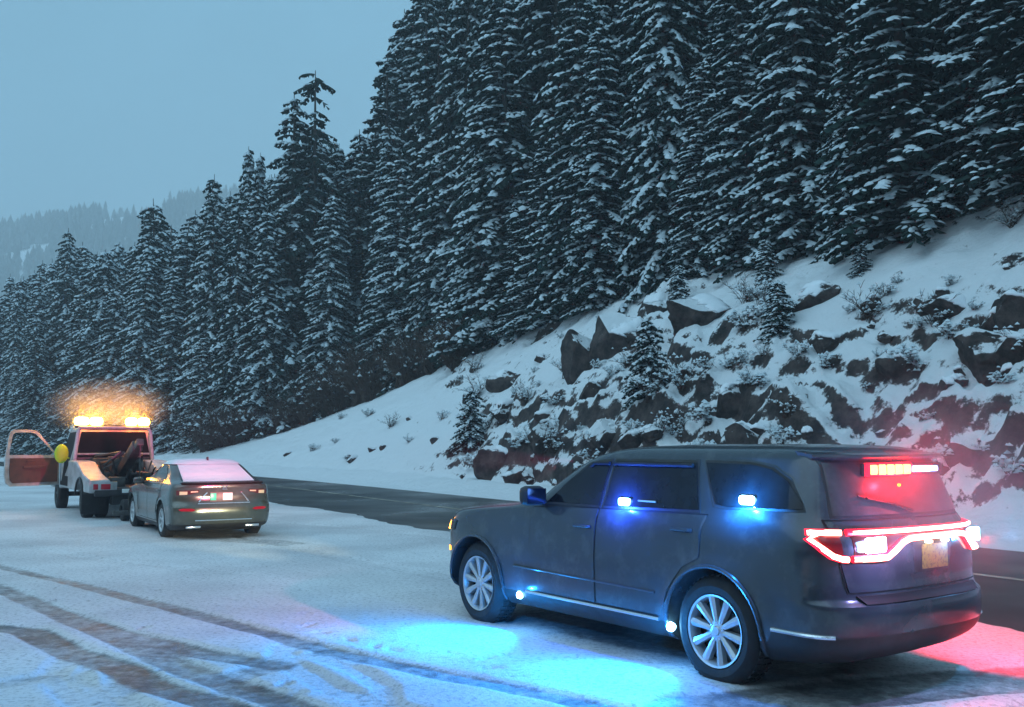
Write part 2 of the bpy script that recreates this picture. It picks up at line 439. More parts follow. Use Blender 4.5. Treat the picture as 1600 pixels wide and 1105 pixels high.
# snow-covered pull-out in front, with the wheel tracks pressed in it
def tgrid():
    ys = [4.0]
    while ys[-1] < 95: ys.append(ys[-1] + max(0.02, ys[-1] * 0.0058))
    xs = np.arange(-5.2, 5.4, 0.027)
    xl = [-5.2]; st = 0.027
    while xl[-1] > -75: st *= 1.028; xl.append(xl[-1] - st)
    xr = [5.4]; st = 0.027
    while xr[-1] < 14: st *= 1.05; xr.append(xr[-1] + st)
    return np.array(xl[:0:-1] + list(xs) + xr[1:]), np.array(ys)
gx, gy = tgrid()
GX, GY = np.meshgrid(gx, gy)
TR = [  # (path, half width, depth of wear, tread bars)
 ([(-9.0,15.9),(-7.11,14.07),(-4.58,11.62),(-2.93,9.94),(-2.04,8.96),(-1.45,8.38),(-0.47,7.52),(0.42,6.79),(1.6,5.8)], 0.13, 0.85, 0),
 ([(-8.5,14.6),(-6.04,11.96),(-4.64,10.34),(-3.65,9.29),(-2.6,8.38),(-1.79,7.87)], 0.15, 0.86, 0),
 ([(-4.64,10.34),(-2.91,8.28),(-2.35,7.6),(-1.92,7.18),(-1.54,6.79),(-0.7,5.9)], 0.15, 0.86, 0),
 ([(-5.6,9.7),(-4.73,9.41),(-4.41,9.29),(-3.63,8.38),(-3.04,7.87),(-2.49,7.18),(-2.0,6.79),(-1.2,6.0)], 0.16, 0.98, 0),
 ([(-3.55,8.15),(-3.42,7.6),(-3.2,7.27),(-2.88,6.79),(-2.3,6.1)], 0.11, 0.50, 1),
 ([(-3.32,8.0),(-3.2,7.6),(-3.0,7.27),(-2.69,6.79),(-2.1,6.1)], 0.06, 0.45, 1),
 ([(-2.9,7.55),(-2.75,7.15),(-2.56,6.79),(-2.1,6.2)], 0.11, 0.50, 1),
 ([(-1.9,8.6),(-1.84,8.2),(-1.64,7.78),(-1.22,7.11),(-0.92,6.79),(-0.2,6.1)], 0.13, 0.52, 1),
 ([(-1.64,8.28),(-1.3,7.9),(-1.1,7.6),(-0.9,7.2),(-0.83,6.79),(-0.8,6.2)], 0.10, 0.48, 1),
 ([(-5.0,6.6),(-3.64,7.27),(-3.44,7.48)], 0.15, 0.55, 0),
 ([(-1.79,7.87),(-2.1,7.45),(-1.9,7.1)], 0.16, 0.60, 0),
 ([(-4.27,17.51),(-2.62,15.05),(-0.8,12.67),(0.2,11.6)], 0.11, 0.42, 0),
 ([(-5.4,22.1),(-3.09,20.32),(-1.15,18.07),(3.0,13.2)], 0.10, 0.34, 0),
 ([(-5.2,18.6),(-3.4,16.4),(-1.8,14.2),(-0.6,12.9)], 0.10, 0.28, 0),
 ([(-11.5,19.5),(-8.2,16.8),(-6.0,14.8),(-3.5,13.2)], 0.12, 0.20, 0),
 ([(1.2,6.6),(3.2,7.35),(5.5,7.7),(9,7.9)], 0.36, 0.9, 0),
 ([(1.9,5.9),(3.4,6.5),(6,6.7)], 0.25, 0.75, 0),
]
wear = 0.14 * sstep((fbm(GX / 2.2, GY / 2.2, 4, 66) - 0.45) / 0.2); press = np.zeros_like(GX)
jit = 0.06 * (fbm(GX * 1.3, GY * 1.3, 3, 77) - 0.5)
for path, hw, dp, tread in TR:
    best = np.full(GX.shape, 9.0); along = np.zeros_like(GX)
    acc = 0
    P = np.array(path)
    x0, x1 = P[:, 0].min() - 1, P[:, 0].max() + 1; y0, y1 = P[:, 1].min() - 1, P[:, 1].max() + 1
    ix = np.nonzero((gx > x0) & (gx < x1))[0]; iy = np.nonzero((gy > y0) & (gy < y1))[0]
    sl = np.ix_(iy, ix); X = GX[sl]; Y = GY[sl]; b = best[sl]; al = along[sl]
    for (ax, ay), (bx, by) in zip(path[:-1], path[1:]):
        dx, dy = bx - ax, by - ay; l = math.hypot(dx, dy)
        t = np.clip(((X - ax) * dx + (Y - ay) * dy) / l / l, 0, 1)
        d = np.hypot(X - ax - t * dx, Y - ay - t * dy)
        al = np.where(d < b, acc + t * l, al); b = np.minimum(b, d); acc += l
    b = b + jit[sl]
    core = sstep((hw - b) / 0.06 + 0.5)
    br = 0.75 + 0.5 * (fbm(X * 2.5, Y * 2.5, 3, 55) - 0.3)
    if tread:
        core_w = core * (0.55 + 0.45 * (np.sin(al * 2 * math.pi / 0.11 + b * 25) > 0))
    else: core_w = core
    wear[sl] = np.maximum(wear[sl], dp * core_w * br)
    press[sl] = np.maximum(press[sl], core)
# boot prints and scuffs
rs = np.random.RandomState(5)
prints = [(-2.06,10.15),(-1.91,9.5),(-1.71,9.17),(-1.41,8.85),(-1.15,8.56),(-0.97,8.43),(-0.05,8.2),(0.2,8.6),(-0.2,8.05),(-0.5,8.3),(0.45,8.15),(-1.0,9.6),(-0.6,9.9),(0.9,7.3),(-0.15,7.7)]
for i in range(90):
    y = 7 + 24 * rs.rand() ** 1.6; prints.append((rs.uniform(-0.5, 0.12) * y, y))
for (x, y) in prints:
    a = rs.uniform(0, 3.14); l, w = rs.uniform(0.07, 0.15), rs.uniform(0.035, 0.06)
    ix = np.nonzero(np.abs(gx - x) < 0.35)[0]; iy = np.nonzero(np.abs(gy - y) < 0.35)[0]
    if len(ix) == 0 or len(iy) == 0: continue
    sl = np.ix_(iy, ix); X = GX[sl] - x; Y = GY[sl] - y
    d = np.hypot((X * math.cos(a) + Y * math.sin(a)) / l, (-X * math.sin(a) + Y * math.cos(a)) / w)
    c = sstep((1 - d) / 0.4)
    wear[sl] = np.maximum(wear[sl], 0.5 * c); press[sl] = np.maximum(press[sl], 0.9 * c)
# slush around the parked vehicles
for (cx, cy, ang, la, lb, a) in [(1.4, 9.0, R(125.8), 2.5, 0.85, 0.8), (-6.1, 19.6, R(121), 2.3, 0.8, 0.8), (-4.6, 17.6, R(150), 1.5, 0.5, 0.6)]:
    dx = (GX - cx) * math.cos(ang) + (GY - cy) * math.sin(ang); dy = -(GX - cx) * math.sin(ang) + (GY - cy) * math.cos(ang)
    d = np.sqrt((dx / la) ** 2 + (dy / lb) ** 2) + 0.5 * (fbm(GX * 1.1, GY * 1.1, 4, 91) - 0.5)
    wear = np.maximum(wear, a * sstep((1.0 - d) / 0.3))
gs, gn = w2r(GX, GY)
gz = 0.045 - 0.022 * press + 0.03 * (fbm(GX / 1.1, GY / 1.1, 3, 11) - 0.5) + 0.014 * (fbm(GX * 4, GY * 4, 3, 12) - 0.5)
lot_edge = foot(gs) - 6.35 + 0.9 * (fbm(gs / 4, gn / 4, 3, 13) - 0.5) + 0.35 * (fbm(gs * 1.5, gn * 1.5, 3, 14) - 0.5)
e = sstep((gn - lot_edge) / 0.9 + 0.5)
gz = gz * (1 - e) - 0.06 * e
wear = np.maximum(wear, 0.22 * np.exp(-((gn - lot_edge + 0.3) / 0.35) ** 2))
tag(grid_obj('snow_lot', np.stack([GX, GY, gz], -1), M['ground'], attr=wear), kind='structure')

# rock slope beside the road and the forest floor above it
s1 = np.concatenate([np.arange(-6, 40, 0.115), np.arange(40, 62, 0.17), np.arange(62, 150, 0.5)])
d1 = np.concatenate([np.arange(-1.0, 12.0, 0.09), np.arange(12.0, 15, 0.3)])
SS, DD = np.meshgrid(s1, d1, indexing='ij')
NN = DD + foot(SS)
XX, YY = r2w(SS, NN)
ZZ = terr(SS, NN)
tag(grid_obj('rock_slope', np.stack([XX, YY, ZZ], -1), M['slope']), kind='structure')
SS, DD = np.meshgrid(np.arange(-20, 190, 1.5), np.arange(14, 95, 1.5), indexing='ij')
NN = DD + foot(SS); XX, YY = r2w(SS, NN)
tag(grid_obj('forest_floor', np.stack([XX, YY, terr(SS, NN) - 0.25], -1), M['snow']), kind='structure')

# ------------------------------------------------------------------ vegetation
def conifer(seed, H, Rb, whorl=0.36, snow=0.75, bare_top=0.0, droop=0.42, dens=7, shape=0.66):
    """trunk mesh + crown mesh (needles and the snow they carry), real size, base at z = 0"""
    rg = random.Random(seed)
    V = []; F = []; MI = []
    def tri(a, b, c, mi):
        o = len(V); V.extend((a, b, c)); F.append((o, o + 1, o + 2)); MI.append(mi)
    def pad(c, d, e, l, w, h):
        """lump of snow: centre c, long axis d, cross axis e"""
        o = len(V); up = Vector((0, 0, 1)); n = 6
        ph = rg.random()
        for ring, (k, zz) in enumerate(((1.0, -0.25), (0.72, 0.55))):
            for i in range(n):
                a = 2 * math.pi * (i + ph) / n; q = k * rg.uniform(0.75, 1.2)
                V.append(c + d * (l * q * math.cos(a)) + e * (w * q * math.sin(a)) + up * (h * zz))
        V.append(c + up * h)
        for i in range(n):
            j = (i + 1) % n
            F.append((o + i, o + j, o + n + j, o + n + i)); F.append((o + n + i, o + n + j, o + 2 * n)); MI.extend((1, 1))
    sway = Vector((rg.uniform(-0.15, 0.15), rg.uniform(-0.15, 0.15), 0))
    def axis(h): return sway * ((h / H) ** 2 * 2) + Vector((0, 0, h))
    h = H * 0.03
    while h < H * 0.985:
        t = h / H
        top_free = bare_top > 0 and t > 1 - bare_top
        nb = max(3, int(dens * (1 - 0.45 * t)))
        if top_free: nb = 1 if t < 0.955 else 5
        a0 = rg.random() * 6.28
        lay = rg.uniform(0.72, 1.12)
        for b in range(nb):
            az = a0 + 6.28 * (b + rg.uniform(-0.3, 0.3)) / nb
            L = (Rb * (1 - t) ** shape + 0.25) * lay * rg.uniform(0.7, 1.15)
            if top_free: L = rg.uniform(0.5, 0.9)
            out = Vector((math.cos(az), math.sin(az), 0)); side = Vector((-out.y, out.x, 0))
            hh = h + rg.uniform(-0.5, 0.5) * whorl
            rise = rg.uniform(0.0, 0.25) if t > 0.7 else rg.uniform(-0.1, 0.1)
            dr = droop * rg.uniform(0.7, 1.4)
            bend = rg.uniform(-0.25, 0.25)
            def P(u):
                u = max(0.0, u)
                return axis(hh) + out * (L * u) + side * (bend * L * u * u) + Vector((0, 0, L * (rise * u - dr * u ** 1.7)))
            K = max(2, int(L / 0.20))
            cover = min(1.0, max(0.0, snow * rg.uniform(0.45, 1.3))) * (0.15 if top_free else 1)
            for k in range(1, K + 1):
                u = k / K; p = P(u); dd = (P(u) - P(u - 0.12)).normalized()
                for sg in (-1, 1):
                    if rg.random() < 0.1: continue
                    tl = (0.28 + 0.26 * (1 - u)) * rg.uniform(0.7, 1.35) * min(1.25, 0.55 + L / 2.5)
                    td = (dd * rg.uniform(0.45, 0.9) + side * sg * rg.uniform(0.6, 1.0) + Vector((0, 0, rg.uniform(-0.55, -0.1)))).normalized()
                    tip = p + td * tl; mid = p + td * (tl * 0.5); cr = td.cross(Vector((0, 0, 1))).normalized() * (0.11 * rg.uniform(0.7, 1.4)); dn = Vector((0, 0, -0.07))
                    tri(p, mid + cr + dn, tip + dn, 0); tri(p, tip + dn, mid - cr + dn, 0)
                    hg = Vector((0, 0, -rg.uniform(0.1, 0.26)))
                    tri(p, tip + dn, mid + hg + cr * rg.uniform(-0.6, 0.6), 0)
                    if rg.random() < cover * 0.85:
                        pad(p + td * (tl * rg.uniform(0.4, 0.62)) + Vector((0, 0, 0.015)), td, cr.normalized(), tl * rg.uniform(0.17, 0.34), rg.uniform(0.06, 0.12), rg.uniform(0.04, 0.085))
                hg = Vector((0, 0, -rg.uniform(0.14, 0.34)))
                tri(P(u - 0.9 / K), p, (P(u - 0.45 / K) + hg), 0)
                if rg.random() < cover:
                    pad(p + Vector((0, 0, 0.03)), dd, side, rg.uniform(0.09, 0.18), rg.uniform(0.09, 0.18), rg.uniform(0.06, 0.12))
        h += whorl * rg.uniform(0.75, 1.2) * (1 if t < 0.85 else 0.7)
    crown = bpy.data.meshes.new('crown'); crown.from_pydata([tuple(v) for v in V], [], F)
    crown.materials.append(M['needles'] if seed % 3 else M['needles_dark']); crown.materials.append(M['tree_snow'])
    crown.polygons.foreach_set('material_index', MI)
    crown.polygons.foreach_set('use_smooth', [m == 1 for m in MI]); crown.update()
    tb = MB(); r0 = 0.012 * H + 0.03
    pts = [axis(H * k / 8) for k in range(9)]
    tb.tube([pts[0] - Vector((0, 0, 1.0))] + pts, [r0 * 1.35] + [r0 * (1.15 - k / 8 * 1.08) for k in range(9)], 8)
    to = tb.build('trunk', M['bark'], None, 40); trunk = to.data; bpy.data.objects.remove(to)
    return trunk, crown, H

PROTO = [conifer(11, 18, 2.5), conifer(23, 18, 2.1, snow=0.9), conifer(31, 18, 2.9, whorl=0.42, droop=0.5), conifer(44, 18, 2.3, snow=0.6, dens=6),
         conifer(58, 18, 2.0, whorl=0.32, snow=0.85, droop=0.55, shape=0.85), conifer(69, 18, 2.6, snow=0.5, whorl=0.45, dens=6), conifer(72, 18, 2.3, snow=1.0, droop=0.48), conifer(127, 18, 2.2, snow=0.7, whorl=0.5, dens=8, droop=0.3, shape=0.8), conifer(131, 18, 2.7, snow=0.65, whorl=0.3, dens=5, droop=0.62, shape=0.55), conifer(146, 18, 1.8, snow=0.9, whorl=0.34, dens=7, droop=0.4, shape=0.5)]
YOUNG = [conifer(83, 6, 1.5, whorl=0.28, snow=0.95, dens=7), conifer(95, 6, 1.3, whorl=0.26, snow=0.8, dens=7)]
SNAG = conifer(107, 20, 2.9, whorl=0.5, snow=0.3, bare_top=0.16, dens=6, droop=0.5)
GAUNT = conifer(113, 20, 2.3, whorl=0.5, snow=0.25, bare_top=0.0, dens=5, droop=0.2)

def plant_tree(proto, loc, h, wide, rz, label, group=None, name='conifer_tree', cat='tree'):
    t = empty(name, loc, rz); k = h / proto[2]
    t.scale = (k * wide, k * wide, k)
    link(bpy.data.objects.new('trunk', proto[0]), t); link(bpy.data.objects.new('crown', proto[1]), t)
    return tag(t, label, cat, group)

SKY_P = [-80, 0, 45, 97, 140, 190, 240, 295, 327, 360, 385, 405, 430, 455, 475, 490, 505, 535, 560, 583, 600, 622, 645, 700, 900, 1700]
SKY_Y = [430, 425, 402, 365, 368, 340, 325, 330, 285, 275, 250, 245, 215, 160, 160, 170, 165, 215, 190, 135, 100, 20, -30, -160, -300, -400]
def ztop(px, py, Y):
    r = ray(px, py); return CAM_H + r[2] / r[1] * Y
def pix(X, Y, Z):
    cp, sp = math.cos(PITCH), math.sin(PITCH); d = Y * cp + (Z - CAM_H) * sp; u = -Y * sp + (Z - CAM_H) * cp
    return 800 + FPX * X / d, 552.5 - FPX * u / d

rg = random.Random(3)
LOOKS = ['evenly layered', 'narrow snow-thick', 'broad drooping', 'lightly snowed', 'slender drooping', 'dark sparse', 'white heavily laden', 'open-tiered', 'shaggy hanging', 'columnar']
PLACES = [(22, 'above the open upper snow slope'), (33, 'above the flat-topped dark ledge'), (45, 'above the big dark outcrop'), (59, 'above the brown thicket'), (72, 'above the smooth snow bank'), (95, 'behind the tow truck and sedan'), (999, 'where the road bends away')]
def spot_words(p):
    s, n = w2r(p.x, p.y); D = n - float(foot(s))
    a = 'low at the slope foot' if D < 4 else ('halfway up the slope' if D < 7.5 else 'high on the slope')
    b = 'right of the SUV spoiler' if s < 15 else ('behind the SUV roof' if s < 24 else ('behind the SUV hood' if s < 32 else 'beyond the SUV nose'))
    return a + ' ' + b
placed = []
def dmin(s): return float(np.interp(s, [0, 44, 50, 63, 70, 80, 140], [11.0, 10.8, 12.6, 12.0, 6.0, 3.2, 2.6]))
# single trees that stand out on the skyline: px, top py, distance beyond the slope top, prototype, width, label
HERO = [(487, 112, 4.0, SNAG, 1.2, 'tall dark fir with a bare broken top above a ragged crown'),
        (455, 142, 3.0, PROTO[5], 1.15, 'dark fir standing close against the broken-topped tree'),
        (600, 92, 6.0, GAUNT, 1.25, 'gaunt thin-branched fir with little snow beside the tall forest wall'),
        (382, 228, 3.0, PROTO[4], 0.8, 'slim spire-topped fir, taller of a pair on the skyline'),
        (401, 238, 4.5, PROTO[4], 0.75, 'slim spire-topped fir, shorter of a pair on the skyline'),
        (327, 272, 1.5, PROTO[0], 0.95, 'pointed snowy fir standing free against the far hazy hill'),
        (240, 312, 2.0, PROTO[2], 1.25, 'blunt-topped dark fir on the skyline beyond the tow truck'),
        (97, 356, 2.0, PROTO[3], 1.0, 'dark pointed fir breaking the skyline left of the tow truck lamps')]
for px, py, back, proto, wide, lab in HERO:
    r = ray(px, 600); t = np.arange(20, 140, 0.1); s, n = w2r(r[0] * t, r[1] * t)
    dm = np.array([dmin(a) for a in s]); i = np.nonzero(n - foot(s) > dm + back)[0][0]
    X, Y = r[0] * t[i], r[1] * t[i]; zb = float(terr(s[i], n[i])) - 0.2
    plant_tree(proto, (X, Y, zb), ztop(px, py, Y) - zb, wide, rg.random() * 6.28, lab)
    placed.append((s[i], n[i], 1.6))
count = 0
cand = []
for row in range(9):
    s = -4.0
    while s < 150:
        step = 2.5 + 0.2 * row + max(0, s - 60) * 0.006
        s += step * rg.uniform(0.75, 1.25)
        D = dmin(s) + row * 2.5 + rg.uniform(-0.9, 0.9)
        cand.append((row, s, D))
for row, s, D in cand:
    n = D + float(foot(s)); X, Y = r2w(s, n)
    if Y < 15: continue
    zb = float(terr(s, n)) - 0.2
    px, py = pix(X, Y, zb + 3)
    if px < -70 or px > 1690: continue
    if any((a - s) ** 2 + (b - n) ** 2 < c * c for a, b, c in placed): continue
    cap = ztop(px, float(np.interp(px, SKY_P, SKY_Y)) + rg.uniform(8, 50), Y) - zb
    h = rg.uniform(12, 23) if row else rg.choice([rg.uniform(6, 10), rg.uniform(11, 20), rg.uniform(13, 21)])
    if row >= 1 and cap > 26 and 560 < px < 1250: h = rg.uniform(21, 29)
    if row >= 2 and cap > 27 and 590 < px < 900: h = rg.uniform(27, 34)
    if h > cap: h = cap
    elif row >= 2 and cap < 27: h = cap * rg.uniform(0.86, 1.0)
    if h < 3.5: continue
    if row >= 6 and not (px < 700): continue
    pr = rg.choice(PROTO) if h > 7 else rg.choice(YOUNG)
    look = LOOKS[PROTO.index(pr)] if pr in PROTO else 'bushy'
    size = 'small' if h < 8 else ('mid-height' if h < 14 else 'tall')
    where = next(w for lim, w in PLACES if s < lim); depth = 'front-row' if row == 0 else ('second-row' if row < 3 else 'rear-row')
    lab = f'{size} {look} {depth} conifer {where}'
    wide = rg.uniform(0.95, 1.3) * (1.0 if h > 12 else 1.15) * (20 / max(h, 12)) ** 0.3
    plant_tree(pr, (X, Y, zb), h, wide, rg.random() * 6.28, lab, f'{size} {look} {depth} conifers {where}')
    placed.append((s, n, 1.25)); count += 1
print('trees', count)

# young firs on the open slope
for px, py, hh, lab in [(1015, 610, 2.3, 'young snow-dusted fir growing beside the big dark rock outcrop'), (736, 690, 2.2, 'young dark fir low on the slope at the edge of the rocks'),
                        (1218, 520, 1.7, 'bushy young fir sagging with snow in the middle of the slope'), (1060, 462, 1.3, 'small white cone-shaped fir buried in snow at the slope top'),
                        (1200, 435, 1.5, 'small snowy fir at the top edge of the slope'), (1345, 425, 1.0, 'small dark fir alone on the upper snow')]:
    p = at(px, py); plant_tree(YOUNG[0 if hh > 2 else 1], p - Vector((0, 0, 0.15)), hh, 1.5 if hh < 2 else 1.25, rg.random() * 6, lab, None, 'young_fir')

# leafless brush and low shrubs
def shrub_mesh(seed, h, n, spread, snow):
    g = random.Random(seed); mb = MB()
    for i in range(n):
        a = g.random() * 6.28; l = h * g.uniform(0.5, 1.1); lean = g.uniform(0.1, spread)
        p = Vector((g.uniform(-0.15, 0.15) * h, g.uniform(-0.15, 0.15) * h, -0.1)); d = Vector((math.cos(a) * lean, math.sin(a) * lean, 1)).normalized()
        pts = [p]
        for k in range(4):
            d = (d + Vector((g.uniform(-0.3, 0.3), g.uniform(-0.3, 0.3), g.uniform(-0.2, 0.1)))).normalized(); pts.append(pts[-1] + d * l / 4)
        r = 0.012 * h + 0.004
        mb.tube(pts, [r, r * 0.8, r * 0.6, r * 0.4, r * 0.2], 3)
        for k in (1, 2, 3, 4):
            for _ in range(3):
                q = pts[k]; e = (d + Vector((g.uniform(-1, 1), g.uniform(-1, 1), g.uniform(-0.3, 0.6)))).normalized() * l * g.uniform(0.15, 0.35)
                mb.tube([q, q + e * 0.6, q + e + Vector((0, 0, -0.04))], [r * 0.5, r * 0.35, r * 0.15], 3)
                if g.random() < snow:
                    c = q + e * 0.7; w = g.uniform(0.05, 0.11) * (0.6 + 0.4 * h)
                    mb.add([c + Vector((math.cos(t) * w * g.uniform(0.7, 1.3), math.sin(t) * w * g.uniform(0.7, 1.3), -0.2 * w)) for t in (0, 1.57, 3.14, 4.71)] + [c + Vector((0, 0, w * 0.8))],
                           [(0, 1, 4), (1, 2, 4), (2, 3, 4), (3, 0, 4)], 1)
    o = mb.build('shrub', [M['twig'], M['tree_snow']], None, 180); me = o.data; bpy.data.objects.remove(o); return me
BRUSH = [shrub_mesh(5, 2.6, 62, 0.7, 0.03), shrub_mesh(6, 2.2, 56, 0.9, 0.05)]
SHRUB = [shrub_mesh(7, 0.8, 16, 1.2, 0.4), shrub_mesh(8, 0.6, 14, 1.4, 0.55), shrub_mesh(9, 1.0, 18, 1.0, 0.25)]
def put(me, name, loc, sc, rz, label, cat, group=None):
    o = link(bpy.data.objects.new(name, me)); o.location = loc; o.rotation_euler = (0, 0, rz); o.scale = sc if isinstance(sc, tuple) else (sc,) * 3
    return tag(o, label, cat, group)
for i in range(60):
    s = rg.uniform(46, 72); n = float(foot(s)) + dmin(s) - rg.uniform(-0.4, 2.6); X, Y = r2w(s, n)
    put(rg.choice(BRUSH), 'bare_brush', (X, Y, float(terr(s, n))), rg.uniform(0.8, 1.35), rg.random() * 6.28, 'leafless brown brush in the thicket under the trees at the slope edge', 'bush', 'brown thicket at the slope edge')
for i in range(95):
    px = rg.uniform(720, 1600); lo = np.interp(px, [720, 1000, 1600], [745, 760, 800]); hi = np.interp(px, [720, 900, 1180, 1600], [585, 510, 450, 335])
    py = hi + (lo - hi) * rg.random()
    p = at(px, py); k = rg.uniform(0.35, 1.0); kd = rg.randrange(3); w = spot_words(p); adj = ('small ' if k < 0.65 else 'larger ') + ('half-snowed', 'snow-covered', 'dark twiggy')[kd]
    put(SHRUB[kd], 'low_shrub', p, k, rg.random() * 6.28, f'{adj} shrub {w}', 'bush', f'{adj} shrubs {w}')
for px, py in [(525, 692), (532, 655), (575, 650), (488, 705), (610, 668), (640, 690), (690, 655), (545, 720)]:
    put(rg.choice(SHRUB), 'dry_stalks', at(px, py), rg.uniform(0.45, 0.8), rg.random() * 6.28, 'thin dry stalks poking through the smooth snow bank', 'plant', 'dry stalks on the snow bank')

# rocks with snow caps
def rock_obj(name, loc, dim, seed, label, group=None, m='rock', cap=0.75):
    g = random.Random(seed)
    bm = bmesh.new(); bmesh.ops.create_icosphere(bm, subdivisions=4, radius=1)
    planes = []
    for i in range(17):
        a = g.random() * 6.28; z = g.uniform(-0.5, 0.9); q = math.sqrt(max(0, 1 - z * z)); planes.append((Vector((q * math.cos(a), q * math.sin(a), z)), g.uniform(0.55, 0.85)))
    for v in bm.verts:
        for _ in range(2):
            for nrm, d in planes:
                k = v.co.dot(nrm)
                if k > d: v.co -= nrm * (k - d) * 0.94
        w = v.co
        j = 0.02 * (math.sin(w.x * 9 + seed) + math.sin(w.y * 11 + seed * 2) + math.sin(w.z * 10 + seed * 3)) + 0.03 * (math.sin(w.x * 23 + w.y * 17 + seed) * math.sin(w.z * 27 + w.y * 13))
        v.co = w * (1 + j)
    for v in bm.verts: v.co = Vector((v.co.x * dim[0] / 2, v.co.y * dim[1] / 2, v.co.z * dim[2] / 2))
    bm.normal_update()
    me = bpy.data.meshes.new(name); bm.to_mesh(me); me.materials.append(M['rock_snow'])
    me.polygons.foreach_set('use_smooth', [True] * len(me.polygons)); me.set_sharp_from_angle(angle=R(28))
    o = link(bpy.data.objects.new(name, me)); o.location = loc; o.rotation_euler = (g.uniform(-0.15, 0.15), g.uniform(-0.15, 0.15), g.random() * 6.28)
    tag(o, label, 'rock', group)
    dele = [f for f in bm.faces if f.normal.z < cap - 0.25 * math.sin(f.calc_center_median().x * 5 + seed)]
    bmesh.ops.delete(bm, geom=dele, context='FACES')
    # keep the largest patch of snow only
    left_f = set(bm.faces); best = []
    while left_f:
        st = [left_f.pop()]; isl = list(st)
        while st:
            for e in st.pop().edges:
                for q in e.link_faces:
                    if q in left_f: left_f.discard(q); st.append(q); isl.append(q)
        if len(isl) > len(best): best = isl
    keep = set(best); bmesh.ops.delete(bm, geom=[f for f in bm.faces if f not in keep], context='FACES')
    if len(bm.faces) > 3:
        th = 0.05 + 0.03 * min(dim)
        ret = bmesh.ops.extrude_face_region(bm, geom=list(bm.faces))
        for v in [e for e in ret['geom'] if isinstance(e, bmesh.types.BMVert)]:
            edge = any(len(e.link_faces) == 2 and any(abs(f.normal.z) < 0.3 for f in e.link_faces) for e in v.link_edges)
            v.co.z += th * (0.45 if edge else g.uniform(0.85, 1.25))
        bmesh.ops.recalc_face_normals(bm, faces=bm.faces)
        mc = bpy.data.meshes.new('snow_cap'); bm.to_mesh(mc); mc.materials.append(M['snow'])
        mc.polygons.foreach_set('use_smooth', [True] * len(mc.polygons))
        link(bpy.data.objects.new('snow_cap', mc), o)
    bm.free(); return o
BIG = [(915, 575, 2.3, 1.8, 2.6, 'big dark rock outcrop with a snowy top in the middle of the slope', 'rock_dark'),
       (965, 545, 2.6, 2.0, 2.6, 'dark outcrop block leaning against the big rock face', 'rock_dark'),
       (1105, 495, 2.9, 1.8, 1.5, 'flat-topped dark ledge of rock just below the trees', 'rock_dark'),
       (1030, 480, 1.6, 1.2, 0.9, 'small dark ledge left of the flat-topped rock', 'rock_dark'),
       (1145, 640, 0.85, 0.8, 1.1, 'upright dark block of rock standing out of the snow', 'rock'),
       (1170, 690, 1.3, 1.0, 0.8, 'squat reddish rock just above the roof of the SUV', 'rock'),
       (1565, 560, 1.8, 1.4, 1.4, 'blocky dark outcrop on the slope with snow on its ledges', 'rock_dark'),
       (1590, 510, 0.9, 0.9, 1.2, 'dark upright rock above the blocky outcrop', 'rock_dark'),
       (1500, 482, 1.5, 0.8, 0.6, 'long low ledge of rock on the upper snow', 'rock'),
       (1280, 470, 1.9, 1.2, 0.8, 'rock ledge with a thick snow pillow below the small firs', 'rock_dark'),
       (1300, 545, 1.2, 1.0, 0.8, 'dark broken rock in the middle of the snow slope', 'rock'),
       (1410, 575, 0.9, 0.8, 0.7, 'round dark rock half sunk in the snow', 'rock'),
       (1515, 712, 1.0, 0.8, 0.6, 'brown rock at the slope foot behind the rear window', 'rock'),
       (800, 600, 1.7, 1.2, 1.0, 'brown rock under a snow pillow left of the big outcrop', 'rock'),
       (790, 645, 1.6, 1.0, 0.8, 'brown slanting rock low on the slope', 'rock'),
       (860, 690, 2.2, 1.1, 1.3, 'steep brown rock face at the foot of the slope', 'rock'),
       (780, 730, 1.6, 1.0, 1.3, 'steep reddish rock at the left end of the cliff foot', 'rock'),
       (950, 690, 1.8, 1.0, 1.2, 'dark rock face hung with snow behind the SUV hood', 'rock_dark')]
for i, (px, py, a, b, c, lab, m) in enumerate(BIG):
    rock_obj('rock_outcrop', at(px, py) + Vector((0, 0.2, 0.05)), (a * 1.35, b * 1.25, c * 1.2), 200 + i, lab, None, m)
for i in range(45):
    px = rg.uniform(725, 1600); lo = np.interp(px, [720, 1000, 1600], [750, 765, 805]); hi = np.interp(px, [720, 900, 1180, 1600], [590, 520, 470, 400])
    py = lo - (lo - hi) * rg.random() ** 1.3; d = 0.2 + 0.7 * rg.random() ** 1.6
    p = at(px, py); w = spot_words(p); adj = 'small' if d < 0.4 else ('mid-sized' if d < 0.6 else 'large')
    rock_obj('slope_rock', p, (d * rg.uniform(0.9, 1.7), d * rg.uniform(0.8, 1.3), d * rg.uniform(0.7, 1.1)), 300 + i, f'{adj} snow-capped rock {w}', f'{adj} rocks {w}', rg.choice(['rock', 'rock', 'rock_dark']))
for i, (px, py) in enumerate([(585, 703), (600, 700), (548, 716), (553, 718), (680, 690), (450, 710), (640, 655)]):
    rock_obj('bank_stone', at(px, py), (rg.uniform(0.4, 1.3), 0.4, 0.35), 400 + i, 'small stone showing through the smooth snow bank', 'stones on the snow bank')

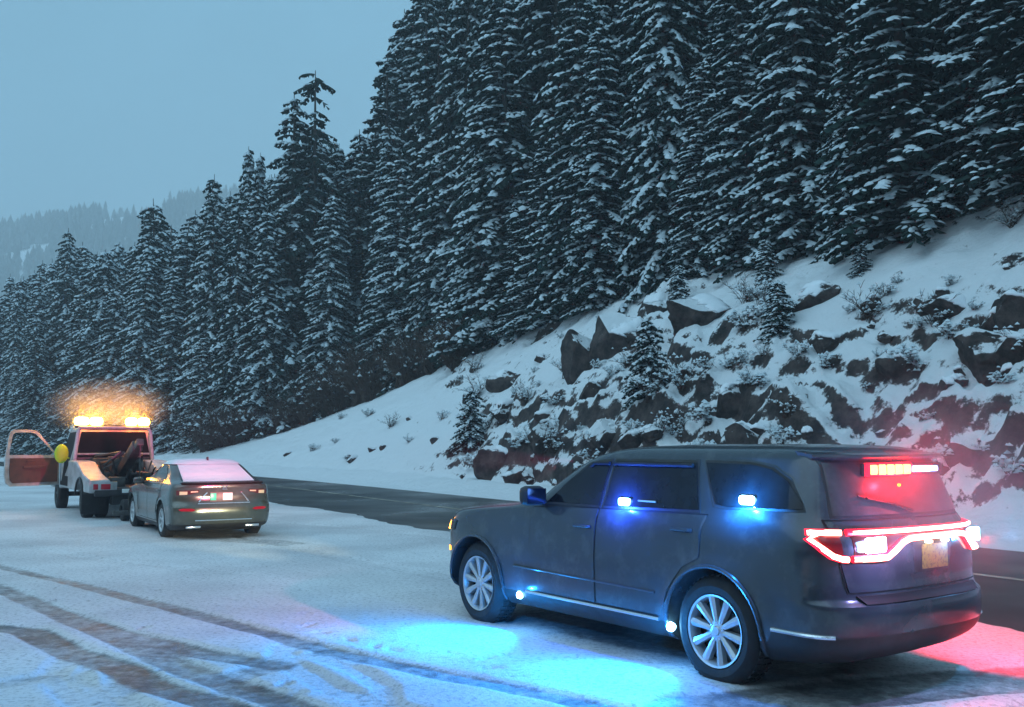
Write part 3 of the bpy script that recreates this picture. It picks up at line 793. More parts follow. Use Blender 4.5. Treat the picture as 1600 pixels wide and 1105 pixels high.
# far wooded hill, fading in the haze
KH = 1.7
hx = np.linspace(-700, 300, 90) * KH; hy = np.linspace(330, 900, 50) * KH
HX, HY = np.meshgrid(hx, hy)
def hillz(X, Y):
    X = X / KH; Y = Y / KH
    top = np.interp(X, [-700, -330, -300, -276, -250, -225, -170, -80, 300], [105, 136, 141, 143, 148, 150, 158, 172, 190])
    return KH * (top * sstep((Y - 330) / 300) - 8 + 12 * (fbm(X / 60, Y / 60, 3, 61) - 0.5))
tag(grid_obj('far_hill', np.stack([HX, HY, hillz(HX, HY)], -1), M['snow']), kind='structure')
fv = []; ff = []
g = random.Random(91)
for i in range(5200):
    Y = KH * g.uniform(380, 670); X = Y * g.uniform(-0.62, -0.2)
    z = float(hillz(np.float64(X), np.float64(Y)))
    if float(vnoise(np.float64(X / 50), np.float64(Y / 75), 71)) > 0.72 and Y > 880: continue
    h = g.uniform(11, 24); r = h * g.uniform(0.16, 0.24); o = len(fv); n = 5
    for zz, rr in ((0.0, 1.0), (0.35, 0.62), (0.33, 0.85), (0.68, 0.3), (0.66, 0.5)):
        a0 = g.random()
        fv += [(X + r * rr * math.cos(6.283 * (k + a0) / n) * g.uniform(0.8, 1.2), Y + r * rr * math.sin(6.283 * (k + a0) / n), z + h * zz) for k in range(n)]
    fv.append((X, Y, z + h))
    for ring in (0, 1, 2, 3):
        ff += [(o + ring * n + k, o + ring * n + (k + 1) % n, o + ring * n + n + (k + 1) % n, o + ring * n + n + k) for k in range(n)]
    ff += [(o + 4 * n + k, o + 4 * n + (k + 1) % n, o + 5 * n) for k in range(n)]
M['far_tree'] = mat('far_tree', (0.05, 0.075, 0.07), 0.9, noise=(0.2, (0.30, 0.33, 0.34), 0.45, 0.8), spec=0.1)
tag(obj_from('far_forest', fv, ff, M['far_tree']), 'far wooded hillside fading into the haze', 'forest', None, 'stuff')

# unseen conifers added behind the camera to darken reflections in glass and paint
fv = []; ff = []
for i in range(420):
    Y = -12 - 55 * g.random(); X = g.uniform(-95, 60); z = -0.1 + max(0, -Y - 12) * 0.25
    h = g.uniform(13, 24); r = h * g.uniform(0.15, 0.2); o = len(fv); n = 7; K = 9
    for k in range(K):
        for rr in (1.0, 0.55):
            a0 = g.random(); t = (k + (0.0 if rr == 1.0 else 0.75)) / K
            fv += [(X + r * (1 - t) * rr * math.cos(6.283 * (q + a0) / n) * g.uniform(0.75, 1.25), Y + r * (1 - t) * rr * math.sin(6.283 * (q + a0) / n), z + h * (0.06 + 0.94 * t)) for q in range(n)]
    for k in range(2 * K - 1): ff += [(o + k * n + q, o + k * n + (q + 1) % n, o + k * n + n + (q + 1) % n, o + k * n + n + q) for q in range(n)]
tag(obj_from('unseen_forest', fv, ff, M['far_tree']), 'dark conifer forest added out of view behind the camera', 'forest', None, 'stuff')
# ------------------------------------------------------------------ vehicles
def pchip(xs, ys, x):
    xs = np.array(xs, float); ys = np.array(ys, float); h = np.diff(xs); d = np.diff(ys) / h
    m = np.zeros(len(xs)); m[0] = d[0]; m[-1] = d[-1]
    for i in range(1, len(xs) - 1):
        m[i] = 0 if d[i - 1] * d[i] <= 0 else 2 * d[i - 1] * d[i] / (d[i - 1] + d[i])
    i = np.clip(np.searchsorted(xs, x) - 1, 0, len(h) - 1); t = (x - xs[i]) / h[i]
    return (2 * t**3 - 3 * t**2 + 1) * ys[i] + (t**3 - 2 * t**2 + t) * h[i] * m[i] + (-2 * t**3 + 3 * t**2) * ys[i + 1] + (t**3 - t**2) * h[i] * m[i + 1]

class Body:
    """car shell as a stack of level outlines: rows z, front x, rear x, half width, front corner (length, power), rear corner (length, power)"""
    def __init__(s, rows, wheels, flare=0.018, wr=0.40):
        s.rows = rows; s.wheels = wheels; s.flare = flare; s.wr = wr
        s.z = [r[0] for r in rows]
    def par(s, z): return [float(pchip(s.z, [r[k] for r in s.rows], z)) for k in range(1, 8)]
    def bulge(s, x, z):
        b = 0
        for wx, wz in s.wheels:
            d = math.hypot(x - wx, z - wz); b += s.flare * math.exp(-((d - s.wr - 0.05) / 0.07) ** 2)
        return b
    def ysurf(s, x, z):
        xf, xr, w, rf, pf, rr, pr = s.par(z)
        if x > xf - rf: t = min(1, (x - xf + rf) / rf); y = w * max(0, 1 - t ** pf) ** (1 / pf)
        elif x < xr + rr: t = min(1, (xr + rr - x) / rr); y = w * max(0, 1 - t ** pr) ** (1 / pr)
        else: y = w
        return y + s.bulge(x, z)
    def xrear(s, y, z):
        xf, xr, w, rf, pf, rr, pr = s.par(z); k = min(1, abs(y) / w)
        return xr + rr * (1 - max(0, 1 - k ** pr) ** (1 / pr))
    def xfront(s, y, z):
        xf, xr, w, rf, pf, rr, pr = s.par(z); k = min(1, abs(y) / w)
        return xf - rf * (1 - max(0, 1 - k ** pf) ** (1 / pf))
    def outline(s, z, na=12, ns=44, grow=0.0):
        xf, xr, w, rf, pf, rr, pr = s.par(z); h = []
        for i in range(na):
            t = math.pi / 2 * i / na; h.append((xr + rr * (1 - math.cos(t) ** (2 / pr)), w * math.sin(t) ** (2 / pr)))
        for i in range(ns + 1):
            h.append((xr + rr + (xf - rf - xr - rr) * i / ns, w))
        for i in range(na - 1, -1, -1):
            t = math.pi / 2 * i / na; h.append((xf - rf * (1 - math.cos(t) ** (2 / pf)), w * math.sin(t) ** (2 / pf)))
        h = [(x, y + (s.bulge(x, z) if y > 0.5 * w else 0)) for x, y in h]
        full = h + [(x, -y) for x, y in h[-2:0:-1]]
        if grow:
            cx = (xf + xr) / 2; full = [(cx + (x - cx) * (1 + grow / 1.5), y * (1 + grow / 0.6)) for x, y in full]
        return full
    def shell(s, name, mats, parent, zs, pick=None, cut=None, grow=0.0, lift=0.0, smooth=32):
        V = []; F = []; MI = []
        for z in zs: V += [(x, y, z + lift) for x, y in s.outline(z, grow=grow)]
        n = len(s.outline(zs[0]))
        for i in range(len(zs) - 1):
            for k in range(n):
                j = (k + 1) % n; F.append((i * n + k, i * n + j, (i + 1) * n + j, (i + 1) * n + k))
        F.append(tuple(range(n - 1, -1, -1))); F.append(tuple(range((len(zs) - 1) * n, len(zs) * n)))
        o = obj_from(name, V, F, mats, parent, None, None)
        bm = bmesh.new(); bm.from_mesh(o.data); bmesh.ops.recalc_face_normals(bm, faces=bm.faces); bm.to_mesh(o.data); bm.free()
        if cut:
            o.parent = None
            for (wx, wz, r, y0, y1) in cut:
                c = MB(); c.lathe([(0.0001, y0), (r, y0), (r, y1), (0.0001, y1)], 40, 0, 'y', (wx, 0, wz)); co = c.build('cutter', mats[-1], None, None)
                md = o.modifiers.new('b', 'BOOLEAN'); md.object = co; md.operation = 'DIFFERENCE'; md.solver = 'EXACT'
                dg = bpy.context.evaluated_depsgraph_get(); me = bpy.data.meshes.new_from_object(o.evaluated_get(dg)); o.modifiers.clear(); o.data = me
                bpy.data.objects.remove(co)
            o.parent = parent
        me = o.data
        if len(me.materials) < len(mats):
            me.materials.clear(); [me.materials.append(m) for m in mats]
        if pick:
            for p in me.polygons:
                inside = cut and any(math.hypot(p.center.x - wx, p.center.z - wz) < r * 0.985 and abs(p.center.y) > 0.3 for wx, wz, r, _, _ in cut)
                p.material_index = (len(mats) - 1) if inside else pick(p.center)
        me.polygons.foreach_set('use_smooth', [True] * len(me.polygons)); me.set_sharp_from_angle(angle=R(smooth)); me.update()
        return o
    def _cols(s, poly, nx):
        us = sorted(set([p[0] for p in poly] + list(np.linspace(min(p[0] for p in poly), max(p[0] for p in poly), nx))))
        out = []
        for u in us:
            q = []
            for (a, b), (c, d) in zip(poly, poly[1:] + poly[:1]):
                if abs(a - c) < 1e-9:
                    if abs(u - a) < 1e-9: q += [b, d]
                elif min(a, c) - 1e-9 <= u <= max(a, c) + 1e-9: q.append(b + (d - b) * (u - a) / (c - a))
            out.append((u, min(q), max(q)))
        return out
    def panel(s, name, poly, m, parent, where='side', off=0.004, nx=16, nz=8, sg=1):
        """skin panel following the shell; poly in (x, z) for the sides, (y, z) for rear and front"""
        cols = s._cols(poly, nx); V = []; F = []
        def pt(u, z, o):
            if where == 'side': return (u, sg * (s.ysurf(u, z) + o), z)
            if where == 'rear': return (s.xrear(u, z) - o, u, z)
            return (s.xfront(u, z) + o, u, z)
        n = nz + 1
        for u, lo, hi in cols:
            V += [pt(u, lo + (hi - lo) * k / nz, off) for k in range(n)]
        for i in range(len(cols) - 1):
            F += [(i * n + k, i * n + k + 1, (i + 1) * n + k + 1, (i + 1) * n + k) for k in range(nz)]
        loop = [i * n for i in range(len(cols))] + [(len(cols) - 1) * n + k for k in range(1, n)] + [i * n + nz for i in range(len(cols) - 2, -1, -1)] + [k for k in range(nz - 1, 0, -1)]
        b0 = len(V); flat = []
        for i, (u, lo, hi) in enumerate(cols): flat += [(u, lo + (hi - lo) * k / nz) for k in range(n)]
        V += [pt(flat[i][0], flat[i][1], -0.006) for i in loop]
        F += [(loop[i], loop[(i + 1) % len(loop)], b0 + (i + 1) % len(loop), b0 + i) for i in range(len(loop))]
        o = obj_from(name, V, F, m, parent, None, None)
        bm = bmesh.new(); bm.from_mesh(o.data); bmesh.ops.remove_doubles(bm, verts=bm.verts, dist=1e-5); bmesh.ops.recalc_face_normals(bm, faces=bm.faces)
        # outward side must face away from the car
        c = sum((f.normal * f.calc_area() for f in bm.faces if f.calc_area() > 1e-5), Vector())
        want = {'side': Vector((0, sg, 0)), 'rear': Vector((-1, 0, 0)), 'front': Vector((1, 0, 0))}[where]
        if c.dot(want) < 0: bmesh.ops.reverse_faces(bm, faces=bm.faces)
        bm.to_mesh(o.data); bm.free()
        o.data.polygons.foreach_set('use_smooth', [True] * len(o.data.polygons)); o.data.set_sharp_from_angle(angle=R(40))
        return o
def outset(poly, d):
    cx = sum(p[0] for p in poly) / len(poly); cz = sum(p[1] for p in poly) / len(poly)
    return [(x + d * (1 if x > cx else -1), z + d * (1 if z > cz else -1)) for x, z in poly]

def wheel(parent, x, y, z, r, rim, w, sg, spokes=10, name='wheel', rimmat=None, steer=0.0):
    """y = outer face of the tyre; sg = +1 left, -1 right"""
    e = bpy.data.objects.new(name, None); link(e, parent); e.location = (x, y, z); e.rotation_euler = (0, 0, steer); e.empty_display_size = 0.1
    t = MB(); k = -sg
    t.lathe([(rim * 0.97, k * 0.02), (rim + 0.01, k * 0.0), (rim + (r - rim) * 0.45, -k * 0.008), (r - 0.035, k * 0.01), (r - 0.012, k * 0.03), (r, k * 0.055), (r, k * (w - 0.055)), (r - 0.012, k * (w - 0.03)), (r - 0.04, k * (w - 0.005)), (rim, k * w), (rim * 0.9, k * w * 0.9), (rim * 0.9, k * w * 0.4)], 56)
    for i in range(48):      # tread blocks
        a = 2 * math.pi * i / 48
        for q in (0.28, 0.5, 0.72):
            t.box((math.cos(a + 0.03 * (q > 0.4)) * r, k * w * q, math.sin(a + 0.03 * (q > 0.4)) * r), (0.018, w * 0.18, r * 0.075), 0, Matrix.Rotation(-a, 3, 'Y'))
    t.build('tyre', M['rubber'], e, 30)
    m = MB(); rm = rimmat or M['alloy']
    m.lathe([(rim * 0.98, k * 0.004), (rim * 0.985, k * 0.0), (rim * 0.93, k * 0.006), (rim * 0.89, k * 0.03), (rim * 0.87, k * 0.1)], 56)
    m.lathe([(0.0005, k * 0.012), (0.03, k * 0.012), (0.036, k * 0.02), (0.07, k * 0.028), (0.075, k * 0.06)], 24)
    for i in range(spokes):
        a = 2 * math.pi * i / spokes + 0.16; c, s_ = math.cos(a), math.sin(a); tx, tz = -s_, c
        wd0, wd1 = 0.017, 0.030
        def q(rr, ww, yy): return (c * rr + tx * ww, k * yy, s_ * rr + tz * ww)
        r0, r1 = 0.05, rim * 0.93
        V = [q(r0, -wd0, 0.032), q(r0, wd0, 0.032), q(r1, wd1, 0.018), q(r1, -wd1, 0.018), q(r0, -wd0 * 1.2, 0.075), q(r0, wd0 * 1.2, 0.075), q(r1, wd1 * 1.1, 0.06), q(r1, -wd1 * 1.1, 0.06), q(r0, 0, 0.022), q(r1, 0, 0.008)]
        m.add(V, [(0, 8, 9, 3), (8, 1, 2, 9), (1, 5, 6, 2), (4, 0, 3, 7), (5, 4, 7, 6)])
    ro = m.build('rim', rm, e, 30)
    if spokes >= 8:
        nb = MB()
        for i in range(5):
            a = 2 * math.pi * i / 5 + 0.4; nb.lathe([(0.0005, k * 0.022), (0.009, k * 0.022), (0.009, k * 0.05)], 8, 0, 'y', (math.cos(a) * 0.058, 0, math.sin(a) * 0.058))
        nb.build('wheel_nuts', M['chrome'], e)
    d = MB(); d.lathe([(0.0005, k * 0.085), (rim * 0.62, k * 0.085), (rim * 0.62, k * 0.11), (rim * 0.88, k * 0.13)], 40); d.build('brake_disc', M['steel'], e, 30)
    return e

def lin(a, b, n): return list(np.linspace(a, b, n))

# ---- patrol SUV (origin under the front axle)
suv = tag(empty('patrol_suv', (0.4349, 10.3267, 0.022), 2.1958), 'dark grey patrol SUV with red tail lights and flashing blue lamps parked on the snow', 'SUV')
W1, W2 = (0.0, 0.375), (-3.045, 0.375)
SB = Body([  # z, xf, xr, w, rf, pf, rr, pr
 (0.24, 0.60, -3.88, 0.84, 0.50, 2.4, 0.45, 2.6), (0.31, 0.74, -4.04, 0.915, 0.52, 2.4, 0.42, 2.8), (0.38, 0.82, -4.12, 0.945, 0.55, 2.5, 0.40, 3.0), (0.47, 0.865, -4.165, 0.955, 0.58, 2.5, 0.40, 3.0),
 (0.58, 0.88, -4.18, 0.958, 0.60, 2.5, 0.42, 3.0), (0.655, 0.885, -4.175, 0.960, 0.60, 2.5, 0.42, 3.0), (0.70, 0.885, -4.13, 0.962, 0.60, 2.5, 0.42, 3.0), (0.80, 0.885, -4.115, 0.962, 0.60, 2.5, 0.44, 3.0), (0.92, 0.87, -4.12, 0.956, 0.60, 2.5, 0.46, 3.0),
 (1.00, 0.83, -4.13, 0.95, 0.62, 2.5, 0.48, 3.0), (1.055, 0.72, -4.13, 0.942, 0.66, 2.5, 0.50, 3.0), (1.09, 0.48, -4.12, 0.934, 0.72, 2.6, 0.50, 3.0), (1.125, 0.12, -4.10, 0.924, 0.76, 2.8, 0.50, 3.0), (1.155, -0.26, -4.08, 0.912, 0.60, 2.8, 0.50, 3.0),
 (1.185, -0.56, -4.06, 0.897, 0.42, 2.8, 0.48, 3.0), (1.22, -0.66, -4.045, 0.880, 0.38, 2.8, 0.46, 3.0), (1.35, -0.86, -3.99, 0.832, 0.36, 2.8, 0.42, 3.2), (1.48, -1.07, -3.935, 0.782, 0.36, 2.8, 0.38, 3.4), (1.57, -1.23, -3.895, 0.742, 0.36, 2.8, 0.34, 3.6),
 (1.62, -1.36, -3.87, 0.712, 0.38, 2.8, 0.32, 3.6), (1.66, -1.54, -3.83, 0.672, 0.42, 2.8, 0.32, 3.4), (1.69, -1.82, -3.74, 0.60, 0.5, 2.6, 0.36, 3.0), (1.705, -2.15, -3.55, 0.48, 0.55, 2.4, 0.4, 2.6), (1.712, -2.5, -3.3, 0.28, 0.35, 2.2, 0.35, 2.2)],
 [W1, W2], 0.02, 0.40)
def suv_pick(c):
    if c.x < -3.55: lim = 0.455
    elif c.x > 0.45: lim = 0.40
    else: lim = 0.375
    return 1 if c.z < lim else 0
SB.shell('body', [M['suv_paint'], M['black'], M['gap']], suv, sorted(set(lin(0.24, 0.66, 16) + lin(0.66, 0.72, 5) + lin(0.72, 1.0, 9) + lin(1.0, 1.22, 18) + lin(1.22, 1.6, 12) + lin(1.6, 1.712, 12))),
         suv_pick, [(W1[0], W1[1], 0.455, 0.62, 1.2), (W1[0], W1[1], 0.455, -1.2, -0.62), (W2[0], W2[1], 0.455, 0.62, 1.2), (W2[0], W2[1], 0.455, -1.2, -0.62)])
und = MB(); und.box((-1.5, 0, 0.27), (4.4, 1.2, 0.12), 0, None, 0.02); und.build('underbody', M['gap'], suv)
for sg in (1, -1):
    for wx, wz in (W1, W2):
        wheel(suv, wx, sg * 0.945, wz, 0.385, 0.262, 0.26, sg)
        a = MB(); pts = []
        for i in range(31):
            t = R(-12) + R(204) * i / 30; x = wx + 0.458 * math.cos(t); z = wz + 0.458 * math.sin(t)
            if z < 0.27: continue
            pts.append((x, sg * (SB.ysurf(x, z) + 0.004), z))
        a.tube(pts, 0.017, 8); a.build('arch_trim', M['suv_paint'], suv)
    FD = [(-0.98, 0.415), (-1.745, 0.415), (-1.745, 1.175), (-1.15, 1.165), (-0.86, 1.14), (-0.86, 0.75)]
    RD = [(-1.765, 0.415), (-2.52, 0.415), (-2.60, 0.62), (-2.76, 0.80), (-2.92, 0.88), (-2.95, 1.19), (-1.765, 1.175)]
    for nm, poly in (('front_door', FD), ('rear_door', RD)):
        SB.panel('door_gap', outset(poly, 0.010), M['gap'], suv, 'side', 0.0015, 24, 10, sg)
        dr = SB.panel(nm, poly, M['suv_paint'], suv, 'side', 0.006, 24, 12, sg)
        hx, hz = (-1.585, 1.025) if nm == 'front_door' else (-2.735, 1.075)
        h = MB(); y = sg * (SB.ysurf(hx, hz) + 0.028)
        h.tube([(hx - 0.10, y - sg * 0.024, hz), (hx - 0.085, y, hz), (hx + 0.085, y, hz), (hx + 0.10, y - sg * 0.024, hz)], 0.014, 8); h.build('handle', M['suv_paint'], dr)
    WF = [(-1.04, 1.205), (-1.735, 1.205), (-1.735, 1.565), (-1.62, 1.562), (-1.47, 1.53), (-1.26, 1.395)]
    WR = [(-1.80, 1.205), (-2.855, 1.225), (-2.72, 1.57), (-1.80, 1.57)]
    WQ = [(-3.01, 1.275), (-3.12, 1.262), (-3.77, 1.275), (-3.745, 1.33), (-3.62, 1.455), (-3.45, 1.535), (-3.25, 1.565), (-2.815, 1.572)]
    for nm, poly in (('window', WF), ('window', WR), ('quarter_window', WQ)):
        SB.panel('window_frame', outset(poly, 0.020), M['black'], suv, 'side', 0.003, 20, 8, sg)
        SB.panel(nm, poly, M['glass'], suv, 'side', 0.008, 20, 8, sg)
    for (xa, xb) in ((-1.50, -1.74), (-1.80, -2.70)):       # wind deflectors over the door windows
        v = MB(); v.tube([(x, sg * (SB.ysurf(x, 1.545) + 0.02), 1.548 if xa < -1.6 or k else 1.52) for k, x in enumerate(lin(xa, xb, 6))], 0.016, 8); v.build('wind_deflector', M['rubber'], suv)
    rk = MB(); rk.tube([(x, sg * (SB.ysurf(x, 0.392) + 0.006), 0.392 + 0.004 * (x + 0.85)) for x in lin(-0.80, -2.50, 14)], 0.016, 8); rk.build('rocker_trim', M['chrome'], suv)
    rk = MB(); rk.tube([(x, sg * (SB.ysurf(x, 0.468) + 0.005), 0.468) for x in lin(-3.58, -4.02, 10)], 0.016, 8); rk.build('bumper_trim', M['chrome'], suv)
    mr = bpy.data.objects.new('mirror', None); link(mr, suv); mr.location = (-0.99, sg * 1.0, 1.255); mr.empty_display_size = 0.1
    mb = MB(); mb.box((0, sg * 0.03, 0), (0.13, 0.23, 0.17), 0, Matrix.Rotation(R(-12 * sg), 3, 'Z'), 0.05); mb.box((0.01, sg * -0.12, -0.06), (0.07, 0.14, 0.05), 0, None, 0.02); mb.build('housing', M['black'], mr, 60)
    mb = MB(); mb.box((-0.068, sg * 0.03, 0), (0.006, 0.18, 0.13), 0, Matrix.Rotation(R(-12 * sg), 3, 'Z')); mb.build('mirror_glass', M['glass'], mr)
    mb = MB(); mb.box((0.062, sg * 0.07, -0.02), (0.02, 0.05, 0.03), 0, None, 0.006); mb.build('indicator', M['amber_dim'], mr)
    hp = [(0.36, 0.955), (0.40, 0.86), (0.62, 0.83), (0.74, 0.85), (0.72, 0.945), (0.55, 0.975)]
    SB.panel('headlight', hp, M['glass'], suv, 'side', 0.006, 12, 6, sg)
    ind = MB(); ind.tube([(x, sg * (SB.ysurf(x, z) + 0.010), z) for x, z in ((0.66, 0.955), (0.645, 0.905), (0.625, 0.855))], 0.012, 6); ind.build('turn_signal', M['amber'], suv)
    SB.panel('marker_lamp', [(0.53, 0.645), (0.53, 0.685), (0.63, 0.685), (0.63, 0.645)], M['amber_dim'], suv, 'side', 0.010, 6, 3, sg)
    # roof rails
    # flashing lamps in the side glass
    for lx, lz, mm in ((-2.04, 1.245, 'flash_deep'), (-3.30, 1.315, 'flash_blue')):
        f = MB(); y = sg * (SB.ysurf(lx, lz) + 0.016); f.box((lx, y, lz), (0.13, 0.036, 0.066), 0, None, 0.0175); f.build('flashing_lamp', M[mm], suv)
    # lamps under the sill that light the snow
    for lx in (-0.68, -2.62):
        f = MB(); f.lathe([(0.0005, 0), (0.03, 0.008), (0.036, 0.03), (0.02, 0.06)], 16, 0, 'y'); 
        f.v = [(x + lx, sg * (SB.ysurf(lx, 0.345) + 0.03 - y), z + 0.345) for x, y, z in f.v]; f.build('sill_lamp', M['step_lamp'], suv)
# bright reflective rack seen through the rear door window
rk = MB(); rk.tube([(-2.20, SB.ysurf(-2.2, 1.255) + 0.014, 1.262), (-2.40, SB.ysurf(-2.4, 1.255) + 0.014, 1.262)], 0.008, 6); rk.build('window_bar', M['chrome'], suv)
# front
SB.panel('windscreen', [(-0.72, 1.215), (0.72, 1.215), (0.56, 1.60), (-0.56, 1.60)], M['glass'], suv, 'front', 0.005, 18, 8)
SB.panel('grille', [(-0.42, 0.78), (0.42, 0.78), (0.48, 0.97), (-0.48, 0.97)], M['black'], suv, 'front', 0.006, 14, 5)
SB.panel('bumper_intake', [(-0.5, 0.42), (0.5, 0.42), (0.5, 0.56), (-0.5, 0.56)], M['gap'], suv, 'front', 0.006, 14, 5)
# tailgate
TG = [(-0.745, 0.745), (0.745, 0.745), (0.80, 1.00), (0.79, 1.20), (-0.79, 1.20), (-0.80, 1.00)]
SB.panel('tailgate_gap', outset(TG, 0.010), M['gap'], suv, 'rear', 0.002, 26, 10)
SB.panel('tailgate', TG, M['suv_paint'], suv, 'rear', 0.007, 26, 12)
RW = [(-0.735, 1.235), (0.735, 1.235), (0.665, 1.585), (-0.665, 1.585)]
SB.panel('rear_window_frame', outset(RW, 0.018), M['black'], suv, 'rear', 0.003, 22, 8)
SB.panel('rear_window', RW, M['rear_glass'], suv, 'rear', 0.009, 22, 10)
SB.panel('bumper_recess', [(-0.66, 0.672), (0.66, 0.672), (0.70, 0.722), (-0.70, 0.722)], M['gap'], suv, 'rear', 0.012, 22, 3)
SB.panel('plate_recess', [(-0.30, 0.84), (0.12, 0.84), (0.16, 1.05), (-0.34, 1.05)], M['black'], suv, 'rear', 0.010, 10, 5)
sp = MB(); V = []; F = []
ysp = lin(-0.70, 0.70, 15)
for y in ysp:
    xb = SB.xrear(y, 1.61); k = 0.15 * (1 - abs(y / 0.72) ** 6)
    V += [(xb + 0.12, y, 1.665), (xb - k, y, 1.640), (xb - k - 0.01, y, 1.622), (xb - k * 0.6, y, 1.605), (xb + 0.06, y, 1.60)]
for i in range(14):
    F += [(i * 5 + k, i * 5 + (k + 1) % 5, (i + 1) * 5 + (k + 1) % 5, (i + 1) * 5 + k) for k in range(5)]
F += [(0, 1, 2, 3, 4), (74, 73, 72, 71, 70)]
sp.add(V, F); sp.build('spoiler', M['suv_paint'], suv, 50)
# tail lamp loop
def rp(y, z, o=0.022): return (SB.xrear(y, z) - o, y, z)
def sidept(x, z, o=0.014): return (x, SB.ysurf(x, z) + o, z)
loops = [[sidept(-3.90, 1.128), rp(0.90, 1.130, 0.02), rp(0.84, 1.132), rp(0.765, 1.132)],
         [rp(0.725, 1.132)] + [rp(y, 1.132 - 0.002 * (0.7 - y)) for y in lin(0.6, -0.6, 13)] + [rp(-0.74, 1.13), rp(-0.84, 1.13), rp(-0.90, 1.128, 0.015)],
         [sidept(-3.90, 1.128), rp(0.91, 1.09, 0.016), rp(0.885, 1.03), rp(0.85, 0.985), rp(0.80, 0.965), rp(0.765, 0.962)],
         [rp(0.725, 0.962), rp(0.55, 0.962), rp(0.46, 0.965), rp(0.39, 1.005), rp(0.31, 1.055), rp(0.22, 1.078)] + [rp(y, 1.08) for y in lin(0.1, -0.42, 7)] + [rp(-0.50, 1.07), rp(-0.58, 1.01), rp(-0.65, 0.965), rp(-0.75, 0.96), rp(-0.86, 0.965)]]
for li, lp in enumerate(loops):
    lens = MB(); lens.tube(lp, 0.023, 8); lo = lens.build('tail_lamp_lens', M['tail_red'], suv)
    thin = 0.0145 if li == 1 else 0.019
    core = MB(); core.tube([(p[0] - (0.017 if i else 0.006), p[1] + (0.014 if (i == 0 and li in (0, 2)) else 0), p[2]) for i, p in enumerate(lp)], thin, 8); core.build('tail_lamp_tube', M['tail_core'], lo)
SB.panel('tail_lamp_panel', [(0.40, 0.985), (0.46, 0.975), (0.70, 0.975), (0.70, 1.115), (0.22, 1.115), (0.24, 1.08)], M['dull_lens'], suv, 'rear', 0.012, 10, 4)
SB.panel('tail_lamp_panel', [(0.775, 0.98), (0.83, 0.99), (0.87, 1.04), (0.885, 1.115), (0.775, 1.115)], M['dull_lens'], suv, 'rear', 0.012, 10, 4)
SB.panel('tail_lamp_panel', [(-0.885, 0.98), (-0.62, 0.98), (-0.55, 1.06), (-0.50, 1.115), (-0.885, 1.115)], M['dull_lens'], suv, 'rear', 0.012, 10, 4)
for y in (0.56, -0.76):
    f = MB(); x, _, z = rp(y, 1.05, 0.035); f.box((x, y, 1.05), (0.03, 0.21 if y > 0 else 0.13, 0.10), 0, None, 0.014); f.build('flashing_lamp', M['flash_blue'], suv)
pl = MB(); x = SB.xrear(0.0, 0.94) - 0.026; pl.box((x, -0.09, 0.945), (0.006, 0.31, 0.165), 0, None, 0.002); pl.build('licence_plate', M['plate_yellow'], suv)
for y in (0.0, -0.20):
    f = MB(); f.box((x - 0.012, y, 1.045), (0.035, 0.05, 0.018), 0, None, 0.004); f.build('plate_lamp', M['lamp_white'], suv)
    lamp('plate_light', 'POINT', (x - 0.05, y, 1.02), 0.07, (1, 0.78, 0.3), suv, None, 0.004)
# light bar under the spoiler
for y0, y1, mm, hh in ((0.36, -0.13, 'bar_red', 0.034), (-0.15, -0.50, 'bar_blue', 0.020)):
    f = MB(); n = 5 if mm == 'bar_red' else 4; k = (y0 - y1) / n
    for i in range(n):
        yc = y0 - k * (i + 0.5); f.box((SB.xrear(yc, 1.535) - 0.040, yc, 1.535), (0.04, abs(k) * 0.86, hh * 2), 0, None, 0.01)
    f.build('light_bar_lamp', M[mm], suv)
f = MB(); f.box((SB.xrear(0.115, 1.535) - 0.026, 0.115, 1.535), (0.05, 0.56, 0.095), 0, None, 0.022); f.build('light_bar_lens', M['tail_red'], suv)
f = MB(); f.box((SB.xrear(0, 1.535) - 0.018, -0.07, 1.535), (0.03, 0.96, 0.085), 0, None, 0.008); f.build('light_bar_housing', M['black'], suv)
f = MB(); f.box((SB.xrear(0.03, 1.43) - 0.014, 0.035, 1.425), (0.012, 0.03, 0.018), 0, None, 0.004); f.build('small_lamp', M['amber_dim'], suv)
ex = MB(); ex.tube([(-3.4, 0.45, 0.27), (-3.86, 0.47, 0.27)], 0.03, 14); ex.build('exhaust_pipe', M['steel'], suv)
wp = MB(); wp.tube([rp(0.02, 1.255, 0.03), rp(0.20, 1.30, 0.028), rp(0.46, 1.345, 0.028)], 0.010, 6); wp.tube([rp(0.08, 1.272, 0.022), rp(0.52, 1.362, 0.020)], 0.007, 6); wp.build('wiper', M['black'], suv)
for sg in (1, -1):
    ml = MB(); ml.tube([(x, sg * (SB.ysurf(x, 0.60) + 0.008), 0.60 + 0.012 * (x + 1.0)) for x in lin(-0.62, -2.46, 16)], 0.010, 6); ml.build('door_moulding', M['suv_paint'], suv)
